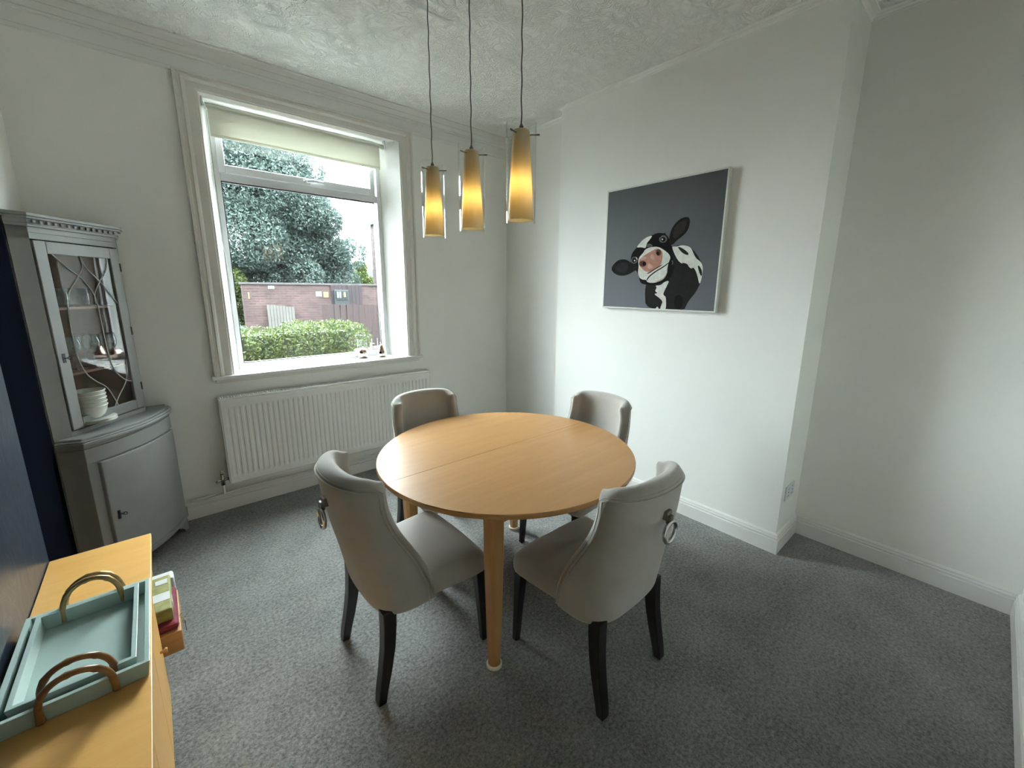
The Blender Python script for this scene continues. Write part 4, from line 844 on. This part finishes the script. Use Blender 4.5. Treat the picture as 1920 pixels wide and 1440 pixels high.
bm = bmesh.new(); torus(bm, (-0.062, 1.95, 0.262), 0.011, 0.0012, 'y', 20, 6); lp(ky, 'ring', bm, MCHROME)
for dy, dz, m_ in ((0.0, -0.010, MBRASS), (0.010, -0.014, MCHROME), (-0.010, -0.012, MBLACK)):
    bm = bmesh.new(); box(bm, -0.0615, -0.0585, 1.942+dy, 1.956+dy, 0.242+dz+0.008, 0.255+dz); box(bm, -0.0610, -0.0590, 1.946+dy, 1.952+dy, 0.212+dz, 0.252+dz); lp(ky, 'key', bm, m_)

# ---------------------------------------------------------------- ornaments on the sill
ap = thing('apple_ornament', 'rounded mirror finish rose gold apple ornament on the window sill', 'ornament', (1.300, 3.520, 0.955))
bm = bmesh.new(); lathe(bm, [(0.018, 0.0), (0.030, 0.003), (0.043, 0.018), (0.049, 0.040), (0.046, 0.062), (0.036, 0.078), (0.024, 0.083), (0.010, 0.079), (0.003, 0.074)], (0, 0, 0), 36); link('apple_body', bm, MROSE, ap, smooth=True)
bm = bmesh.new(); tube(bm, [(0, 0, 0.074), (0.003, 0, 0.088), (0.008, 0, 0.098)], [0.003, 0.0025, 0.0035], 10); link('stalk', bm, MROSE, ap, smooth=True)
pe = thing('pear_ornament', 'mirror finish rose gold pear ornament on the window sill', 'ornament', (1.447, 3.470, 0.955))
bm = bmesh.new(); lathe(bm, [(0.016, 0.0), (0.028, 0.003), (0.040, 0.017), (0.043, 0.035), (0.037, 0.056), (0.026, 0.075), (0.020, 0.092), (0.015, 0.104), (0.006, 0.109), (0.002, 0.108)], (0, 0, 0), 36); link('pear_body', bm, MROSE, pe, smooth=True)
bm = bmesh.new(); tube(bm, [(0, 0, 0.106), (-0.002, 0, 0.118), (-0.006, 0, 0.126)], [0.003, 0.0025, 0.003], 10); link('stalk', bm, MROSE, pe, smooth=True)

# ---------------------------------------------------------------- outside
GZ = -0.30
bm = bmesh.new(); box(bm, -14, 40, 3.74, 70, GZ-0.2, GZ); tag(struct(link('ground_outside', bm, MTAR)), 'grey tarmac road and yard outside the window', 'ground')
bm = bmesh.new(); box(bm, 2.5, 14, 9.0, 9.16, GZ, GZ+0.10); o = link('kerb_stone', bm, MPAVE); struct(o, 'pale kerb along the road outside')
bm = bmesh.new(); box(bm, -6, 14, 11.6, 11.75, GZ, GZ+0.12); o = link('kerb_stone', bm, MPAVE); struct(o, 'pale kerb on the far side of the road')
def leaf_cloud(blobs, n, size, seed, flat=0.0):
    rng = np.random.default_rng(seed)
    w = np.array([b[3]*b[4]+b[4]*b[5]+b[3]*b[5] for b in blobs]); w = w/w.sum()
    idx = rng.choice(len(blobs), n, p=w); B = np.array(blobs)[idx]
    d = rng.normal(size=(n, 3)); d /= np.linalg.norm(d, axis=1, keepdims=True)
    r = 1-0.28*rng.random(n)**1.6
    c = B[:, :3]+d*B[:, 3:6]*r[:, None]
    a = rng.normal(size=(n, 3)); a /= np.linalg.norm(a, axis=1, keepdims=True)
    b = np.cross(a, rng.normal(size=(n, 3))); b /= np.linalg.norm(b, axis=1, keepdims=True)
    s = size*(0.6+0.8*rng.random(n))[:, None]
    V = np.stack([c-a*s, c+b*s*0.45, c+a*s, c-b*s*0.45], 1).reshape(-1, 3)
    F = np.arange(4*n).reshape(-1, 4)
    me = bpy.data.meshes.new('leaves'); me.from_pydata(V.tolist(), [], F.tolist()); me.update(); return me
def cloud_obj(name, me, m, parent=None):
    me.materials.append(m); o = bpy.data.objects.new(name, me); COL.objects.link(o)
    if parent: o.parent = parent
    return o
# clipped hedge
hd = thing('privet_hedge', 'clipped bright green privet hedge just outside the window', 'hedge', (0.9, 6.6, GZ))
rng = np.random.default_rng(3); blobs = []
x_ = -2.2
while x_ < 2.30:
    for zz in (0.15, 0.55, 0.95):
        for yy in (6.35, 6.75): blobs.append((x_-0.9+rng.normal()*0.05, yy-6.6+rng.normal()*0.04, zz+0.02+0.05*rng.random()+(0.07 if x_ > 1.45 and zz > 0.9 else 0), 0.34, 0.30, 0.33-(0.03 if zz > 0.9 else 0)))
    x_ += 0.22
cloud_obj('foliage', leaf_cloud(blobs, 110000, 0.022, 5), MHEDGE, hd)
bm = bmesh.new(); box(bm, -3.0, 1.25, -0.18, 0.28, 0.0, 1.20); link('woody_core', bm, mat('dark_twigs', (0.03, 0.035, 0.02), 0.95, noise=0.3, nscale=40), hd)
# big tree
def tree(name, label, loc, blobs, n, size, seed, m, trunk_h, trunk_r, branches, group=None):
    t = thing(name, label, 'tree', loc, 0, group)
    cloud_obj('crown', leaf_cloud(blobs, n, size, seed), m, t)
    bm = bmesh.new(); tube(bm, [(0, 0, 0), (0.05, 0, trunk_h*0.5), (0, 0, trunk_h)], [trunk_r*1.3, trunk_r, trunk_r*0.7], 10)
    for b in branches: tube(bm, b, [trunk_r*0.45, trunk_r*0.3, trunk_r*0.12][:len(b)], 7)
    link('trunk', bm, MBARK, t, smooth=True); return t
tb_ = []
rng = np.random.default_rng(11)
# outline: wide crown whose right flank steps down towards the right
for (x, z, r) in ((0.0, 3.2, 1.3), (-1.2, 2.2, 0.8), (-0.2, 2.1, 0.8), (0.8, 2.2, 0.75), (1.7, 2.2, 0.55), (-2.0, 2.4, 0.7), (-1.4, 3.4, 1.5), (1.0, 3.3, 1.1), (1.65, 2.9, 0.75), (0.0, 4.7, 1.3), (-1.3, 5.2, 1.6), (0.95, 4.5, 0.95), (1.35, 3.9, 0.75), (0.0, 5.9, 1.05), (-1.0, 6.6, 1.3), (-0.4, 7.4, 1.0), (-2.2, 5.6, 1.2), (2.0, 2.55, 0.45), (1.9, 3.2, 0.45), (0.55, 5.4, 0.8), (-1.9, 8.2, 1.3)):
    for k in range(3): tb_.append((x+rng.normal()*0.25, rng.normal()*0.5, z+rng.normal()*0.2, r*0.85, r*0.8, r*0.8))
tree('street_tree', 'large blue green leafy tree behind the brick wall', (3.75, 17.2, GZ), tb_, 230000, 0.048, 21, MLEAF, 6.5, 0.22,
     [[(0, 0, 1.8), (-0.9, 0.1, 3.2), (-1.8, 0, 4.8)], [(0, 0, 2.2), (0.9, -0.3, 3.8), (1.5, 0, 5.2)], [(0, 0, 3.0), (-0.5, -0.6, 5.0), (-0.7, -0.8, 7.0)]])
tree('street_tree', 'bright green young tree beside the orange brick house', (9.05, 24.4, GZ), [(0, 0, 2.2, 0.65, 0.6, 0.7), (0.1, 0, 2.9, 0.45, 0.4, 0.4), (0.5, 0, 1.9, 0.6, 0.5, 0.6)], 5000, 0.07, 4, MHEDGE, 2.2, 0.06, [])
tree('garden_shrub', 'loose green shrub left of the brick wall', (1.78, 15.95, GZ), [(0.1, 0, 0.6, 0.6, 0.5, 0.6), (0.15, 0, 1.3, 0.5, 0.5, 0.6), (-0.7, 0, 1.4, 0.8, 0.6, 1.0), (0.1, 0, 1.9, 0.5, 0.5, 0.55), (-0.5, 0, 2.3, 0.6, 0.5, 0.5)], 26000, 0.06, 9, MHEDGE, 1.2, 0.05, [])
tree('garden_shrub', 'green weeds growing by the right fence end', (6.15, 13.8, GZ), [(0, 0, 0.45, 0.25, 0.3, 0.5), (0.1, 0, 0.95, 0.2, 0.2, 0.4)], 2500, 0.05, 10, MHEDGE, 0.7, 0.02, [])
# brick wall with its notices
bw_ = thing('brick_wall', 'weathered red brick boundary wall across the road', 'wall', (4.1, 15.1, GZ))
bm = bmesh.new(); box(bm, 2.08, 6.25, 15.0, 15.22, GZ, 1.60); lp(bw_, 'brickwork', bm, MBRICK)
bm = bmesh.new(); box(bm, 2.04, 6.28, 14.97, 15.25, 1.60, 1.66); lp(bw_, 'coping', bm, MSTONE)
def sign(x0, x1, z0, z1, m, lab, y=14.985):
    bm = bmesh.new(); box(bm, x0, x1, y, y+0.014, z0, z1); tag(link('wall_sign', bm, m, bevel=0.002), lab, 'sign')
sign(2.76, 2.93, 1.46, 1.56, MPAPER, 'small white notice high on the brick wall')
sign(2.21, 2.25, 1.16, 1.36, MYELL, 'narrow pale strip near the left end of the brick wall')
sign(4.12, 4.31, 1.22, 1.385, MPAPER, 'white square sign on the brick wall')
sign(4.36, 4.52, 1.19, 1.375, MYELL, 'yellow square sign on the brick wall')
nb = thing('notice_board', 'dark green noticeboard with white papers in front of the wall', 'noticeboard', (4.92, 14.93, GZ))
bm = bmesh.new(); box(bm, 4.68, 5.16, 14.88, 14.96, 0.92, 1.44); lp(nb, 'board', bm, MBOARD, bevel=0.01)
bm = bmesh.new(); box(bm, 4.73, 5.11, 14.865, 14.88, 1.10, 1.40); lp(nb, 'display_case', bm, mat('board_glass', ex((0.07, 0.09, 0.10)), 0.2, noise=0.05), bevel=0.004)
for x in (4.76, 4.84):
    bm = bmesh.new(); box(bm, x, x+0.055, 14.858, 14.865, 1.18, 1.38); lp(nb, 'paper', bm, MPAPER)
bm = bmesh.new(); box(bm, 4.98, 5.05, 14.858, 14.865, 1.20, 1.37); lp(nb, 'paper', bm, MYELL)
for x in (4.72, 5.08):
    bm = bmesh.new(); box(bm, x, x+0.05, 14.90, 14.95, GZ, 0.93); lp(nb, 'post', bm, MBOARD)
def fence(name, label, x0, x1, y, z0, z1, m, w=0.11, gap=0.02, slope=0.0, dy=0.0):
    f = thing(name, label, 'fence', ((x0+x1)/2, y, GZ)); bm = bmesh.new(); x = x0; i = 0
    while x < x1:
        k = (x-x0)/(x1-x0); box(bm, x, min(x+w, x1), y+dy*k, y+dy*k+0.02, z0, z1+slope*k+0.02*((i*7) % 3)/3); x += w+gap; i += 1
    lp(f, 'boards', bm, m)
    bm = bmesh.new(); box(bm, x0, x1, y+0.02+max(0, dy), y+0.06+max(0, dy), z0+(z1-z0)*0.3, z0+(z1-z0)*0.3+0.08); lp(f, 'rail', bm, m)
fence('dark_fence_panel', 'dark stained board panel beside the noticeboard', 5.16, 5.64, 14.93, GZ, 1.60, MPURP, 0.12, 0.006)
fence('dark_fence_panel', 'dark stained board panel behind the noticeboard', 4.60, 5.155, 14.965, GZ, 1.60, MPURP, 0.12, 0.006)
fence('grey_board_stack', 'bleached grey boards leaning on the brick wall', 2.66, 3.42, 14.9, GZ, 0.98, MGREYB, 0.075, 0.01, -0.10)
fence('timber_fence', 'weathered reddish board fence in front of the brick wall', 3.70, 5.45, 13.0, GZ, 1.04, MPINK, 0.15, 0.03, -0.06)
# houses
hs = thing('house', 'orange brick house end with slate roof behind the wall', 'house', (6.4, 20, GZ))
bm = bmesh.new(); box(bm, 5.66, 6.92, 19.6, 23.5, GZ, 2.30); lp(hs, 'wall', bm, MBRICK2)
bm = bmesh.new(); loft(bm, [[(5.45, 19.33, 2.28), (7.10, 19.33, 2.28), (7.10, 19.33, 2.34), (5.45, 19.33, 2.39)], [(5.45, 21.1, 3.18), (6.65, 21.1, 3.18), (6.65, 21.1, 3.24), (5.45, 21.1, 3.24)]]); lp(hs, 'roof', bm, MSLATE)
bm = bmesh.new(); box(bm, 5.45, 7.08, 19.28, 19.33, 2.26, 2.37); lp(hs, 'gutter', bm, MPAPER)
h2 = thing('house', 'tall pebble textured brick house gable at the right edge of the view', 'house', (8.5, 16.3, GZ))
MGAB = mat('flecked_gable_render', ex((0.17, 0.12, 0.115)), 0.95, noise=0.75, nscale=9, detail=5)
bm = bmesh.new(); loft(bm, [[(7.0, y, GZ), (12.0, y, GZ), (12.0, y, 6.0), (9.5, y, 6.6), (7.0, y, 4.05)] for y in (16.0, 17.2)]); lp(h2, 'gable_wall', bm, MGAB)
bm = bmesh.new(); loft(bm, [[(6.92, y, 3.97), (9.5, y, 6.62), (9.5, y, 6.78), (6.90, y, 4.10)] for y in (15.9, 17.3)]); lp(h2, 'roof', bm, MSLATE)
h3 = thing('house', 'distant pale house with a chimney on the skyline', 'house', (16.4, 42, GZ))
bm = bmesh.new(); box(bm, 14.5, 20, 42, 48, GZ, 2.1); lp(h3, 'wall', bm, MGREYB)
bm = bmesh.new(); loft(bm, [[(14.2, y, 2.1), (20.3, y, 2.1), (17.2, y, 3.3)] for y in (41.8, 48.2)]); lp(h3, 'roof', bm, MSLATE)
bm = bmesh.new(); box(bm, 16.2, 16.8, 43, 43.6, 2.4, 3.9); lp(h3, 'chimney', bm, MBRICK2)
# car roof behind hedge, gatepost
cr_ = thing('parked_car', 'dark green parked car half hidden by the hedge', 'car', (0.9, 12.6, GZ))
bm = bmesh.new(); loft(bm, [[(x, y, z) for x, z in ((-0.9, GZ+0.35), (1.70, GZ+0.35), (1.72, GZ+0.80), (1.55, GZ+0.88), (1.46, GZ+1.44), (1.34, GZ+1.50), (-0.1, GZ+1.50), (-0.35, GZ+1.42), (-0.75, GZ+0.9), (-0.95, GZ+0.8))] for y in (11.9, 13.5)]); lp(cr_, 'body', bm, mat('dark_green_car_paint', (0.02, 0.05, 0.04), 0.2, noise=0.05), bevel=0.05)
bm = bmesh.new(); box(bm, -0.15, 1.36, 11.885, 11.9, GZ+0.95, GZ+1.40); lp(cr_, 'side_window', bm, mat('car_glass', (0.02, 0.025, 0.03), 0.05, noise=0.02), bevel=0.01)
for x in (-0.45, 1.25):
    for y in (11.95, 13.45):
        bm = bmesh.new(); tube(bm, [(x, y-0.09, GZ+0.31), (x, y+0.09, GZ+0.31)], 0.31, 24); lp(cr_, 'wheel', bm, MBLACK)
bm = bmesh.new(); box(bm, 2.60, 2.72, 7.15, 7.27, GZ, 0.70); box(bm, 2.58, 2.74, 7.13, 7.29, 0.70, 0.73); tag(link('gate_post', bm, MPAPER), 'short white gate post at the right end of the hedge', 'post')
# the terrace this room belongs to, upper storey and neighbours
bm = bmesh.new(); box(bm, -12, 14, -6, 3.72, CZ+0.1, 8.0); box(bm, -12, XL-0.2, -6, 3.72, GZ, CZ+0.1); box(bm, XR+0.2, 14, -6, 3.72, GZ, CZ+0.1); box(bm, XL-0.2, XR+0.2, 3.70, 3.72, GZ, -0.1)
struct(link('wall_exterior', bm, MBRICK2), 'brick terrace around and above the dining room')
bm = bmesh.new(); box(bm, -12, 14, 3.74, 6.05, GZ, GZ+0.02); o = link('bounce_slab', bm, MSLAB); struct(o, 'added unseen slab under the window to bounce light indoors')  # unseen slab, added to bounce daylight up to the ceiling
